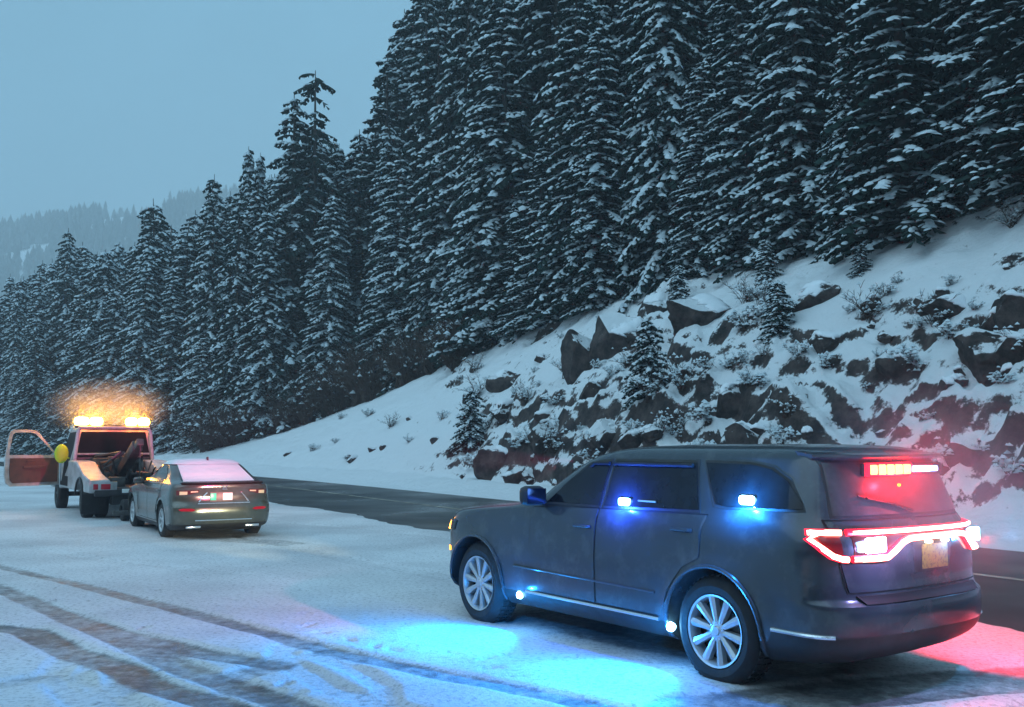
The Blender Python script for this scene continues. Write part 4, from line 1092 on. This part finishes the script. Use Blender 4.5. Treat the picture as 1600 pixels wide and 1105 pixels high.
# the light these lamps throw
for lx, e in ((-0.68, 320), (-2.62, 320)):
    lamp('sill_light', 'SPOT', (lx, 1.03, 0.36), e, (0.0, 0.29, 1.0), suv, (lx + 0.3, 2.15, 0.0), 0.012, R(150), 1.0)
for lx in (-0.68, -2.62): lamp('sill_glow', 'POINT', (lx, 1.09, 0.36), 7, (0.02, 0.32, 1.0), suv, None, 0.005)
lamp('window_glow', 'POINT', (-2.04, SB.ysurf(-2.04, 1.245) + 0.10, 1.245), 45, (0.02, 0.10, 1.0), suv, None, 0.006)
lamp('window_glow', 'POINT', (-3.30, SB.ysurf(-3.3, 1.315) + 0.10, 1.315), 45, (0.02, 0.26, 1.0), suv, None, 0.006)
lamp('bar_glow', 'POINT', (-4.10, 0.12, 1.53), 26, (1.0, 0.01, 0.02), suv, None, 0.006)
lamp('tail_glow', 'POINT', (-4.33, 0.58, 1.05), 16, (0.45, 0.4, 1.0), suv, None, 0.006)
lamp('tail_glow', 'POINT', (-4.33, -0.80, 1.04), 14, (0.10, 0.45, 1.0), suv, None, 0.006)
lamp('tail_light_beam', 'SPOT', (-4.0, -0.975, 1.0), 620, (1.0, 0.005, 0.02), suv, (-3.9, -2.6, 0.0), 0.012, R(125), 0.9)
lamp('tail_light_beam', 'SPOT', (-4.25, 0.2, 1.0), 40, (1.0, 0.03, 0.06), suv, (-6.0, 0.2, 0.0), 0.012, R(120), 0.8)
for y in (0.62, -0.62):
    lamp('headlight_beam', 'SPOT', (0.90, y, 0.85), 1500, (1.0, 0.95, 0.60), suv, (9.5, y * 0.8, 0.42), 0.012, R(15), 0.8)
lamp('front_flash', 'SPOT', (-0.7, 0.3, 1.55), 6000, (1.0, 0.03, 0.25), suv, (8.6, 0.1, 1.55), 0.012, R(13), 0.8)
lamp('bumper_flash', 'SPOT', (-0.75, 0.55, 1.5), 170, (1.0, 0.22, 0.38), suv, (7.0, 5.5, 0.0), 0.012, R(100), 1.0)

# ---- sedan
sed = tag(empty('sedan_car', (-7.0132, 21.076, 0.022), 2.1126), 'dark sedan with a snow-covered rear window hooked behind the tow truck', 'car')
V1, V2 = (0.0, 0.325), (-2.735, 0.325)
CB = Body([
 (0.17, 0.70, -3.40, 0.80, 0.4, 2.5, 0.35, 2.8), (0.24, 0.82, -3.58, 0.86, 0.45, 2.5, 0.35, 3.0), (0.34, 0.88, -3.66, 0.885, 0.5, 2.5, 0.36, 3.0), (0.50, 0.92, -3.70, 0.895, 0.55, 2.5, 0.38, 3.0), (0.60, 0.92, -3.69, 0.898, 0.55, 2.5, 0.40, 3.0), (0.68, 0.90, -3.64, 0.898, 0.55, 2.5, 0.42, 3.0),
 (0.78, 0.84, -3.63, 0.895, 0.58, 2.5, 0.44, 3.0), (0.84, 0.66, -3.64, 0.888, 0.6, 2.6, 0.45, 3.0), (0.89, 0.25, -3.65, 0.878, 0.7, 2.6, 0.46, 3.0), (0.93, -0.25, -3.66, 0.866, 0.6, 2.8, 0.46, 3.0), (0.97, -0.58, -3.66, 0.848, 0.42, 2.8, 0.46, 3.0),
 (1.00, -0.68, -3.62, 0.828, 0.36, 2.8, 0.46, 2.8), (1.03, -0.76, -3.42, 0.80, 0.34, 2.8, 0.46, 2.8), (1.09, -0.90, -3.14, 0.762, 0.34, 2.8, 0.42, 2.8), (1.18, -1.10, -2.93, 0.712, 0.34, 2.8, 0.40, 3.0), (1.25, -1.28, -2.74, 0.690, 0.34, 2.8, 0.40, 2.8),
 (1.31, -1.44, -2.56, 0.655, 0.36, 2.6, 0.40, 2.6), (1.355, -1.60, -2.40, 0.60, 0.34, 2.4, 0.36, 2.4), (1.385, -1.72, -2.27, 0.52, 0.24, 2.2, 0.24, 2.2), (1.405, -1.82, -2.15, 0.38, 0.15, 2.1, 0.15, 2.1), (1.412, -1.9, -2.06, 0.18, 0.07, 2.0, 0.07, 2.0)],
 [V1, V2], 0.015, 0.34)
# the roof keeps its length: move the top rows apart
CB.rows = [(z, xf + max(0, (z - 1.27)) * 1.6, xr - max(0, (z - 1.27)) * 1.2, w + max(0, (z - 1.30)) * 0.4, rf + max(0, z - 1.30) * 2, pf, rr + max(0, z - 1.30) * 2, pr) for (z, xf, xr, w, rf, pf, rr, pr) in CB.rows]
CB.shell('body', [M['sedan_paint'], M['black'], M['gap']], sed, sorted(set(lin(0.17, 0.70, 18) + lin(0.70, 1.05, 20) + lin(1.05, 1.33, 9) + lin(1.33, 1.412, 12))),
         lambda c: 1 if c.z < (0.27 if c.x > -3.3 else 0.31) else 0, [(V1[0], V1[1], 0.375, 0.58, 1.1), (V1[0], V1[1], 0.375, -1.1, -0.58), (V2[0], V2[1], 0.375, 0.58, 1.1), (V2[0], V2[1], 0.375, -1.1, -0.58)])
und = MB(); und.box((-1.4, 0, 0.20), (3.9, 1.1, 0.10), 0, None, 0.02); und.build('underbody', M['gap'], sed)
for sg in (1, -1):
    for wx, wz in (V1, V2): wheel(sed, wx, sg * 0.885, wz, 0.33, 0.215, 0.22, sg, 8, steer=0.0)
    for nm, poly in (('front_door', [(-0.60, 0.30), (-1.50, 0.30), (-1.50, 0.95), (-0.75, 0.93), (-0.55, 0.85)]), ('rear_door', [(-1.52, 0.30), (-2.20, 0.30), (-2.38, 0.62), (-2.55, 0.72), (-2.58, 0.965), (-1.52, 0.955)])):
        CB.panel('door_gap', outset(poly, 0.010), M['gap'], sed, 'side', 0.0015, 20, 8, sg)
        dr = CB.panel(nm, poly, M['sedan_paint'], sed, 'side', 0.006, 20, 10, sg)
        hx = -1.38 if nm == 'front_door' else -2.42; h = MB(); y = sg * (CB.ysurf(hx, 0.86) + 0.022)
        h.tube([(hx - 0.09, y - sg * 0.02, 0.86), (hx - 0.07, y, 0.86), (hx + 0.07, y, 0.86), (hx + 0.09, y - sg * 0.02, 0.86)], 0.012, 6); h.build('handle', M['sedan_paint'], dr)
    for poly in ([(-0.98, 1.005), (-1.49, 1.005), (-1.49, 1.30), (-1.40, 1.29), (-1.22, 1.19)], [(-1.55, 1.005), (-2.48, 1.01), (-2.55, 1.05), (-2.20, 1.28), (-2.0, 1.305), (-1.55, 1.305)]):
        CB.panel('window_frame', outset(poly, 0.016), M['black'], sed, 'side', 0.003, 16, 6, sg)
        CB.panel('window', poly, M['glass'], sed, 'side', 0.007, 16, 6, sg)
    mr = MB(); mr.box((-0.88, sg * 0.95, 0.985), (0.11, 0.19, 0.13), 0, Matrix.Rotation(R(-10 * sg), 3, 'Z'), 0.04); mr.box((-0.87, sg * 0.86, 0.95), (0.06, 0.12, 0.04), 0, None, 0.01); mr.build('mirror', M['sedan_paint'], sed, 60)
    ta = CB.panel('tail_lamp', [(sg * a, z) for a, z in ((0.44, 0.855), (0.60, 0.815), (0.80, 0.80), (0.80, 0.885), (0.44, 0.890))], M['dull_lens'], sed, 'rear', 0.008, 12, 5)
    CB.panel('clear_lens', [(sg * a, z) for a, z in ((0.635, 0.815), (0.755, 0.808), (0.755, 0.868), (0.635, 0.868))], M['pale_lens'], ta, 'rear', 0.014, 6, 3)
    CB.panel('clear_lens', [(sg * a, z) for a, z in ((0.46, 0.855), (0.58, 0.848), (0.58, 0.873), (0.46, 0.876))], M['pale_lens'], ta, 'rear', 0.014, 6, 3)
    CB.panel('bumper_reflector', [(sg * a, z) for a, z in ((0.50, 0.545), (0.56, 0.525), (0.74, 0.53), (0.78, 0.555), (0.72, 0.575), (0.56, 0.572))], M['reflector_glow'], sed, 'rear', 0.012, 10, 3)
    ch = MB(); ch.box((CB.xrear(sg * 0.52, 0.26) - 0.02, sg * 0.52, 0.245), (0.05, 0.26, 0.045), 0, None, 0.015); ch.build('exhaust_trim', M['chrome'], sed)
    # chrome tube painting the light caught by the crease beside the plate
    cl = MB(); cl.tube([(CB.xrear(sg * y, z) - 0.006, sg * y, z) for y, z in ((0.30, 0.845), (0.38, 0.76), (0.44, 0.68))], 0.012, 6); cl.build('crease_glint', M['chrome'], sed)
cl = MB(); cl.tube([(CB.xrear(y, 0.655) - 0.006, y, 0.655) for y in lin(0.46, -0.46, 14)], 0.010, 6); cl.build('bumper_glint', M['chrome'], sed)  # crease highlight put in as a chrome tube
cl = MB(); cl.tube([(CB.xrear(y, 0.36) - 0.004, y, 0.36) for y in lin(0.5, -0.5, 14)], 0.010, 6); cl.build('lower_line', M['chrome'], sed)
CB.panel('windscreen', [(-0.66, 1.0), (0.66, 1.0), (0.50, 1.31), (-0.50, 1.31)], M['glass'], sed, 'front', 0.005, 14, 8)
RWS = [(-0.66, 1.045), (0.66, 1.045), (0.56, 1.315), (-0.56, 1.315)]
rw = CB.panel('rear_window', RWS, M['glass'], sed, 'rear', 0.004, 18, 8)
CB.panel('window_snow', [(-0.64, 1.035), (0.64, 1.035), (0.56, 1.33), (-0.56, 1.33)], M['snow'], sed, 'rear', 0.018, 18, 8)
CB.shell('roof_snow', [M['snow']], sed, lin(1.315, 1.412, 12), None, None, 0.008, 0.010, 60)
lip = MB(); V = []; F = []
for y in lin(-0.72, 0.72, 17):
    xb = CB.xrear(y, 0.995); V += [(xb + 0.10, y, 1.012), (xb - 0.05, y, 1.030), (xb - 0.055, y, 1.016), (xb + 0.02, y, 0.992)]
for i in range(16): F += [(i * 4 + k, i * 4 + (k + 1) % 4, (i + 1) * 4 + (k + 1) % 4, (i + 1) * 4 + k) for k in range(4)]
F += [(0, 1, 2, 3), (67, 66, 65, 64)]
lip.add(V, F); lip.build('spoiler_lip', M['black'], sed, 40)
pe = bpy.data.objects.new('licence_plate', None); link(pe, sed); pe.empty_display_size = 0.1
pxr = CB.xrear(0.05, 0.76)
b = MB(); b.box((pxr - 0.008, 0.05, 0.765), (0.006, 0.40, 0.17), 0, None, 0.002); b.build('plate_frame', M['steel'], pe)
b = MB(); b.box((pxr - 0.014, 0.195, 0.77), (0.006, 0.105, 0.125), 0, None, 0.002); b.build('green_panel', M['plate_teal'], pe)
b = MB(); b.box((pxr - 0.014, -0.06, 0.77), (0.006, 0.17, 0.125), 0, None, 0.002); b.build('white_panel', M['plate_white'], pe)
b = MB(); x = CB.xrear(0, 0.925) - 0.010      # boxed letter badge
b.tube([(x, 0.055, 0.955), (x, 0.045, 0.90), (x, -0.045, 0.90), (x, -0.055, 0.955)], 0.007, 6, 0, True); b.tube([(x, 0.028, 0.95), (x, 0.020, 0.905)], 0.007, 6); b.tube([(x, -0.028, 0.95), (x, -0.020, 0.905)], 0.007, 6); b.tube([(x, 0.024, 0.927), (x, -0.024, 0.927)], 0.006, 6)
b.build('badge', M['chrome'], sed)
fin = MB(); fin.prism([(-2.28, 1.395), (-2.42, 1.375), (-2.41, 1.455), (-2.38, 1.458)], -0.015, 0.015); fin.build('roof_antenna', M['sedan_paint'], sed)
lb = MB(); lb.box((-1.15, 0.82, 1.02), (0.06, 0.06, 0.04), 0, None, 0.01); lb.build('side_glint', M['amber_dim'], sed)  # amber shine put in as emission, no lamp here

# ---- tow truck (origin under the rear axle)
trk = tag(empty('tow_truck', (-9.03, 23.61, 0.02), R(122.7)), 'white tow truck with lit amber roof beacons and its driver door wide open', 'truck')
for sg in (1, -1):
    wheel(trk, 0, sg * 0.99, 0.39, 0.39, 0.21, 0.24, sg, 6, 'rear_wheel', M['steel']); wheel(trk, 0, sg * 0.70, 0.39, 0.39, 0.21, 0.24, sg, 6, 'rear_wheel', M['steel'])
    wheel(trk, 3.9, sg * 0.96, 0.39, 0.39, 0.21, 0.25, sg, 6, 'front_wheel', M['steel'])
b = MB(); b.box((1.9, 0.38, 0.55), (5.4, 0.10, 0.18), 0, None, 0.01); b.box((1.9, -0.38, 0.55), (5.4, 0.10, 0.18), 0, None, 0.01); b.box((-0.9, 0, 0.42), (0.18, 1.1, 0.16), 0, None, 0.02); b.box((0.0, 0, 0.39), (0.14, 1.5, 0.14), 0, None, 0.03); b.box((3.9, 0, 0.39), (0.12, 1.5, 0.12), 0, None, 0.03); b.build('chassis', M['black'], trk)
# cab: hood, cabin
cab = MB()
hoodp = [(3.05, 0.62), (3.05, 1.32), (3.45, 1.30), (4.75, 1.16), (4.92, 1.0), (4.92, 0.55), (4.4, 0.55), (4.32, 0.80), (4.1, 0.90), (3.7, 0.90), (3.48, 0.80), (3.40, 0.55)]
cab.prism(hoodp, -0.98, 0.98)
cabp = [(1.72, 0.60), (1.72, 1.30), (1.82, 2.02), (1.95, 2.10), (2.75, 2.10), (2.92, 2.04), (3.32, 1.34), (3.32, 0.60)]
n = len(cabp); V = []; F = []
for sg in (1, -1): V += [(x, sg * (0.98 - max(0, z - 1.3) * 0.20), z) for x, z in cabp]
F = [tuple(range(n)), tuple(range(2 * n - 1, n - 1, -1))] + [(i, i + n, (i + 1) % n + n, (i + 1) % n) for i in range(n)]
cab.add(V, F)
co = cab.build('cab', M['white_paint'], trk, 30)
bv = co.modifiers.new('bevel', 'BEVEL'); bv.width = 0.045; bv.segments = 3; bv.limit_method = 'ANGLE'; bv.angle_limit = R(25)
g = MB(); V = [(1.712, -0.88, 1.33), (1.712, 0.88, 1.33), (1.800, 0.76, 2.00), (1.800, -0.76, 2.00)]; g.add(V + [(x - 0.012, y, z) for x, y, z in V], [(0, 1, 2, 3), (7, 6, 5, 4), (0, 4, 5, 1), (1, 5, 6, 2), (2, 6, 7, 3), (3, 7, 4, 0)]); g.build('rear_window', M['glass'], trk)
g = MB()
wy = lambda z: 0.98 - max(0, z - 1.3) * 0.20
dw = [(2.05, 1.36), (3.12, 1.36), (2.80, 1.96), (2.05, 1.98)]
g.add([(x, -wy(z) - 0.004, z) for x, z in dw] + [(x, -wy(z) - 0.012, z) for x, z in dw], [(0, 1, 2, 3), (7, 6, 5, 4), (0, 4, 5, 1), (1, 5, 6, 2), (2, 6, 7, 3), (3, 7, 4, 0)]); g.build('side_window', M['glass'], trk)
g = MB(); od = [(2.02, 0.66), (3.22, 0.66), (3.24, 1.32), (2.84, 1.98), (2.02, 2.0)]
g.add([(x, wy(z) + 0.003, z) for x, z in od] + [(x, wy(z) + 0.010, z) for x, z in od], [tuple(range(5)), tuple(range(9, 4, -1))] + [(i, i + 5, (i + 1) % 5 + 5, (i + 1) % 5) for i in range(5)]); g.build('doorway_shade', M['gap'], trk)  # black sheet on the solid cab, painting the dark inside of the doorway
# open driver door, hinged at its front edge
door = bpy.data.objects.new('open_door', None); link(door, trk); door.location = (3.18, 1.02, 0); door.rotation_euler = (0, 0, R(-90 + 6)); door.empty_display_size = 0.2
# local: -x runs from the hinge to the door's free edge, +y outside face
DP = [(0.0, 0.66), (-1.14, 0.64), (-1.24, 0.72), (-1.28, 0.95), (-1.27, 1.35), (-1.20, 1.98), (-1.12, 2.05), (-0.72, 2.06), (-0.55, 2.02), (-0.02, 1.40)]
IW = [(-0.06, 1.40), (-1.16, 1.40), (-1.10, 1.93), (-1.05, 1.97), (-0.72, 1.98), (-0.58, 1.93)]
def ring(mb, outer, inner, y0, y1):
    def resample(poly, n=48):
        P = [Vector((a, b)) for a, b in poly]; L = [(P[(i + 1) % len(P)] - P[i]).length for i in range(len(P))]; T = sum(L); out = []
        for k in range(n):
            d = T * k / n; i = 0
            while d > L[i]: d -= L[i]; i += 1
            q = P[i].lerp(P[(i + 1) % len(P)], d / L[i]); out.append((q.x, q.y))
        return out
    o = resample(outer); i_ = resample(inner); n = len(o)
    V = [(x, y0, z) for x, z in o] + [(x, y0, z) for x, z in i_] + [(x, y1, z) for x, z in o] + [(x, y1, z) for x, z in i_]; F = []
    for k in range(n):
        j = (k + 1) % n
        F += [(k, j, n + j, n + k), (2 * n + k, 3 * n + k, 3 * n + j, 2 * n + j), (k, 2 * n + k, 2 * n + j, j), (n + k, n + j, 3 * n + j, 3 * n + k)]
    mb.add(V, F)
low = [(0.0, 0.66), (-1.14, 0.64), (-1.24, 0.72), (-1.28, 0.95), (-1.275, 1.40), (-0.02, 1.40)]
d = MB(); d.prism(low, 0.0, 0.11)
up_o = [(-0.02, 1.385), (-1.275, 1.385), (-1.20, 1.98), (-1.12, 2.05), (-0.72, 2.06), (-0.55, 2.02)]
up_i = [(-0.10, 1.42), (-1.19, 1.42), (-1.125, 1.93), (-1.07, 1.98), (-0.73, 1.99), (-0.58, 1.95)]
ring(d, up_o, up_i, 0.02, 0.085); d.build('door_shell', M['white_paint'], door, 40)
d = MB(); d.prism([(-0.05, 0.74), (-1.10, 0.72), (-1.16, 0.80), (-1.18, 0.98), (-1.175, 1.34), (-0.05, 1.34)], -0.03, 0.002); d.build('door_trim', M['interior'], door)
d = MB(); d.prism(up_i, 0.045, 0.052); 
M['clear_glass'] = mat('clear_glass', (0.9, 0.95, 0.95), 0.03); M['clear_glass'].node_tree.nodes['Principled BSDF'].inputs['Transmission Weight'].default_value = 1.0; M['clear_glass'].node_tree.nodes['Principled BSDF'].inputs['IOR'].default_value = 1.05
d.build('door_glass', M['clear_glass'], door)
d = MB(); d.box((-0.62, -0.06, 1.12), (0.52, 0.07, 0.07), 0, None, 0.02); d.box((-0.70, -0.04, 1.27), (0.22, 0.03, 0.04), 0, None, 0.01); d.build('armrest', M['interior'], door)
# unidentified yellow-green oval built as a bracketed disc, then the right mirror
mr = MB(); mr.lathe([(0.0005, -0.05), (0.08, -0.045), (0.14, -0.02), (0.165, 0.02), (0.15, 0.05), (0.0005, 0.06)], 28, 0, 'x'); mr.v = [(2.0 + x, 1.16 + y, 1.46 + z * 1.42) for x, y, z in mr.v]; mr.tube([(2.05, 0.97, 1.34), (2.06, 1.12, 1.40)], 0.02, 8); mr.build('oval_disc', M['hivis'], trk, 60)
mr = MB(); mr.box((3.28, -1.20, 1.45), (0.10, 0.26, 0.36), 0, None, 0.045); mr.tube([(3.25, -0.96, 1.32), (3.28, -1.1, 1.36)], 0.02, 8); mr.build('side_mirror', M['black'], trk, 60)
# wrecker body: two side boxes dropping to the rear, deck, tail panel
for sg in (1, -1):
    s_ = MB(); prof = [(1.62, 0.62), (1.62, 1.30), (1.15, 1.30), (0.55, 1.28), (-0.35, 1.02), (-1.10, 0.92), (-1.22, 0.90), (-1.22, 0.62), (-0.52, 0.62), (-0.46, 0.78), (-0.28, 0.90), (0.0, 0.94), (0.28, 0.90), (0.46, 0.78), (0.52, 0.62)]
    s_.prism(prof, sg * 0.62, sg * 1.06); so = s_.build('side_box', M['white_paint'], trk, 30)
    bv = so.modifiers.new('bevel', 'BEVEL'); bv.width = 0.03; bv.segments = 2; bv.limit_method = 'ANGLE'; bv.angle_limit = R(40)
    a = MB(); a.tube([(0.50 * math.cos(R(t)), sg * 1.065, 0.42 + 0.50 * math.sin(R(t))) for t in range(10, 171, 10)], 0.022, 6); a.build('fender_lip', M['black'], trk)
    tp = MB(); tp.box((-1.235, sg * 0.76, 0.76), (0.03, 0.56, 0.22), 0, None, 0.01); po = tp.build('tail_panel', M['white_paint'], trk)
    for y, w in ((0.72, 0.20), (0.93, 0.10)):
        tl = MB(); tl.box((-1.255, sg * y, 0.76), (0.02, w, 0.12), 0, None, 0.008); tl.build('tail_lamp', M['red_lens'], po)
    fl = MB(); fl.box((-0.62, sg * 0.85, 0.36), (0.02, 0.52, 0.44), 0, None, 0.004); fl.build('mud_flap', M['rubber'], trk)
b = MB(); b.box((0.2, 0, 0.70), (2.8, 1.24, 0.06), 0); b.build('deck', M['steel'], trk)
b = MB(); b.box((-1.22, 0, 0.62), (0.08, 1.9, 0.14), 0, None, 0.02); b.box((-1.10, 0, 0.48), (0.10, 1.1, 0.20), 0, None, 0.02); b.build('rear_bumper', M['black'], trk)
b = MB(); b.box((-1.27, 0.28, 0.66), (0.012, 0.20, 0.09), 0, None, 0.002); b.build('licence_plate', M['plate_white'], trk)
b = MB(); b.box((1.69, 0, 1.04), (0.03, 1.90, 0.66), 0, None, 0.008); b.box((1.66, 0, 1.06), (0.02, 0.08, 0.6)); b.box((1.66, 0.4, 1.06), (0.02, 0.06, 0.6)); b.box((1.66, -0.4, 1.06), (0.02, 0.06, 0.6)); b.build('headboard', M['steel'], trk)
# boom, mast, winches, head rack
b = MB(); ry = Matrix.Rotation(R(22), 3, 'Y')
b.box((0.15, 0, 1.25), (2.2, 0.22, 0.24), 0, ry, 0.02); b.box((-0.75, 0, 1.58), (0.9, 0.15, 0.17), 0, ry, 0.02); b.box((0.95, 0, 1.05), (0.5, 0.5, 0.7), 0, None, 0.03)
b.tube([(-1.15, 0.0, 1.72), (-1.18, 0, 1.40), (-1.25, 0, 0.75)], 0.014, 6); b.build('boom', M['steel'], trk)
for sg in (1, -1):
    w = MB(); w.lathe([(0.0005, -0.18), (0.17, -0.18), (0.17, -0.15), (0.09, -0.14), (0.09, 0.14), (0.17, 0.15), (0.17, 0.18), (0.0005, 0.18)], 20, 0, 'y', (0.75, sg * 0.36, 0.95)); w.build('winch_drum', M['steel'], trk)
    r_ = MB(); r_.tube([(1.62, sg * 0.92, 1.25), (1.66, sg * 0.86, 1.95), (1.72, sg * 0.80, 2.12)], 0.045, 8); r_.build('rack_post', M['white_paint'], trk)
    h = MB(); h.tube([(0.3, sg * 0.60, 1.30), (0.3, sg * 0.52, 1.05), (0.1, sg * 0.55, 0.9), (-0.1, sg * 0.56, 1.1), (-0.2, sg * 0.58, 1.15)], 0.02, 6); h.build('chain', M['steel'], trk)
b = MB(); b.tube([(1.68, -0.82, 2.10), (1.68, 0.82, 2.10)], 0.035, 8); b.tube([(1.66, -0.85, 1.45), (1.66, 0.85, 1.45)], 0.025, 8); b.build('rack_bar', M['white_paint'], trk)
b = MB(); b.lathe([(0.0005, 0), (0.06, 0.01), (0.07, 0.05), (0.05, 0.1)], 14, 0, 'x', (0.82, 0.56, 1.16)); b.v = [(x, 0.56 + (y - 0.56) * 0.7, 1.16 + (z - 1.16) * 0.7) for x, y, z in b.v]; b.build('work_lamp', M['amber_dim'], trk)
cl = random.Random(17)
for i in range(9):      # hoses, straps and tools on the deck
    y = cl.uniform(-0.55, 0.55); x0 = cl.uniform(-0.6, 1.2); z0 = cl.uniform(0.8, 1.1)
    h = MB(); h.tube([(x0, y, z0), (x0 + cl.uniform(-0.3, 0.3), y + cl.uniform(-0.2, 0.2), z0 + cl.uniform(0.15, 0.4)), (x0 + cl.uniform(-0.4, 0.4), y * 0.6, z0 + cl.uniform(0.2, 0.55)), (1.6, y * 1.1, cl.uniform(1.0, 1.6))], cl.uniform(0.018, 0.04), 6)
    h.build('hose', M['black'] if i % 2 else M['steel'], trk)
for x, y, z, d in ((1.25, 0.30, 1.15, (0.4, 0.5, 0.4)), (1.3, -0.35, 1.2, (0.4, 0.45, 0.5)), (0.3, -0.45, 0.88, (0.6, 0.25, 0.3)), (-0.5, 0.35, 0.84, (0.4, 0.3, 0.22))):
    h = MB(); h.box((x, y, z), d, 0, None, 0.02); h.build('tool_box', M['steel'], trk)
# wheel lift with its dolly tyre
b = MB(); b.box((-1.55, 0, 0.26), (0.9, 0.16, 0.12), 0, None, 0.02); b.box((-1.95, 0, 0.22), (0.12, 1.4, 0.10), 0, None, 0.02); b.build('wheel_lift', M['steel'], trk)
dl = bpy.data.objects.new('dolly_wheel', None); link(dl, trk)
t = MB(); t.lathe([(0.11, 0.0), (0.16, -0.01), (0.235, 0.02), (0.245, 0.05), (0.245, 0.13), (0.235, 0.16), (0.16, 0.18), (0.11, 0.17)], 28, 0, 'y', (-1.62, 0.28, 0.25)); t.build('tyre', M['rubber'], dl, 40)
t = MB(); t.lathe([(0.0005, 0.02), (0.10, 0.02), (0.115, 0.0)], 20, 0, 'y', (-1.62, 0.28, 0.25)); t.build('rim', M['steel'], dl, 40)
# beacons on the roof
lb = bpy.data.objects.new('light_bar', None); link(lb, trk)
b = MB(); b.box((1.95, 0, 2.13), (0.26, 1.75, 0.07), 0, None, 0.02); b.build('bar_base', M['black'], lb)
for y, w in ((0.74, 0.30), (0.40, 0.26), (-0.44, 0.24), (-0.74, 0.24)):
    b = MB(); b.box((1.93, y, 2.26), (0.26, w + 0.04, 0.21), 0, None, 0.085); b.build('beacon', M['beacon'], lb, 60)
    lamp('beacon_light', 'POINT', (1.72, y, 2.30), 13, (1.0, 0.12, 0.002), trk, None, 0.01)
# ------------------------------------------------------------------ haze
def haze_box(name, x0, x1, y0, y1, z0, z1, dens, col):
    m = bpy.data.materials.new(name); m.use_nodes = True; nt = m.node_tree; nt.nodes.clear()
    o = nt.nodes.new('ShaderNodeOutputMaterial'); v = nt.nodes.new('ShaderNodeVolumePrincipled')
    v.inputs['Color'].default_value = (*col, 1); v.inputs['Density'].default_value = dens; v.inputs['Anisotropy'].default_value = 0.0
    nt.links.new(v.outputs[0], o.inputs['Volume'])
    b = MB(); b.box(((x0 + x1) / 2, (y0 + y1) / 2, (z0 + z1) / 2), (x1 - x0, y1 - y0, z1 - z0))
    return tag(b.build(name, m, None, None), 'pale even haze hanging in the valley air', 'haze', None, 'stuff')
haze_box('haze', -1510, 1510, -410, 2510, -1.2, 352, 0.0012, (0.93, 0.96, 0.98))

def mist(name, parent, loc, dim, dens, label):
    """soft-edged vapour: density falls to nothing at the skin of the ellipsoid"""
    m = bpy.data.materials.new(name); m.use_nodes = True; nt = m.node_tree; nt.nodes.clear(); L = nt.links.new
    o = nt.nodes.new('ShaderNodeOutputMaterial'); v = nt.nodes.new('ShaderNodeVolumePrincipled'); tc = nt.nodes.new('ShaderNodeTexCoord')
    ln = nt.nodes.new('ShaderNodeVectorMath'); ln.operation = 'LENGTH'; L(tc.outputs['Object'], ln.inputs[0])
    r = nt.nodes.new('ShaderNodeMapRange'); r.interpolation_type = 'SMOOTHSTEP'; r.inputs[1].default_value = 1.0; r.inputs[2].default_value = 0.1; r.inputs[3].default_value = 0; r.inputs[4].default_value = 1
    L(ln.outputs['Value'], r.inputs[0])
    n = nt.nodes.new('ShaderNodeTexNoise'); n.inputs['Scale'].default_value = 1.4; n.inputs['Detail'].default_value = 3; L(tc.outputs['Object'], n.inputs['Vector'])
    q = nt.nodes.new('ShaderNodeMapRange'); q.inputs[1].default_value = 0.35; q.inputs[2].default_value = 0.65; q.inputs[3].default_value = 0.7; q.inputs[4].default_value = 1.15; L(n.outputs[0], q.inputs[0])
    k = nt.nodes.new('ShaderNodeMath'); k.operation = 'MULTIPLY'; L(r.outputs[0], k.inputs[0]); L(q.outputs[0], k.inputs[1])
    k2 = nt.nodes.new('ShaderNodeMath'); k2.operation = 'MULTIPLY'; L(k.outputs[0], k2.inputs[0]); k2.inputs[1].default_value = dens
    L(k2.outputs[0], v.inputs['Density']); v.inputs['Color'].default_value = (0.9, 0.92, 0.94, 1); L(v.outputs[0], o.inputs['Volume'])
    bm = bmesh.new(); bmesh.ops.create_icosphere(bm, subdivisions=3, radius=1.0); me = bpy.data.meshes.new(name); bm.to_mesh(me); bm.free(); me.materials.append(m)
    ob = link(bpy.data.objects.new(name, me)); pm = Matrix.Translation(parent.location) @ Matrix.Rotation(parent.rotation_euler.z, 4, 'Z')
    ob.location = pm @ Vector(loc); ob.rotation_euler = (0, 0, parent.rotation_euler.z); ob.scale = dim
    return tag(ob, label, 'mist', None, 'stuff')
mist('glow_mist', trk, (2.4, 0.0, 2.62), (1.3, 1.8, 0.9), 0.42, 'added vapour that carries the amber glow over the tow truck roof')  # added volume, stands in for lamp bloom above the beacons
mist('glow_mist', suv, (-4.3, -0.05, 1.5), (0.95, 1.35, 0.9), 0.16, 'added vapour that carries the red glow behind the patrol SUV')  # volume added so the rear lamps get a red halo
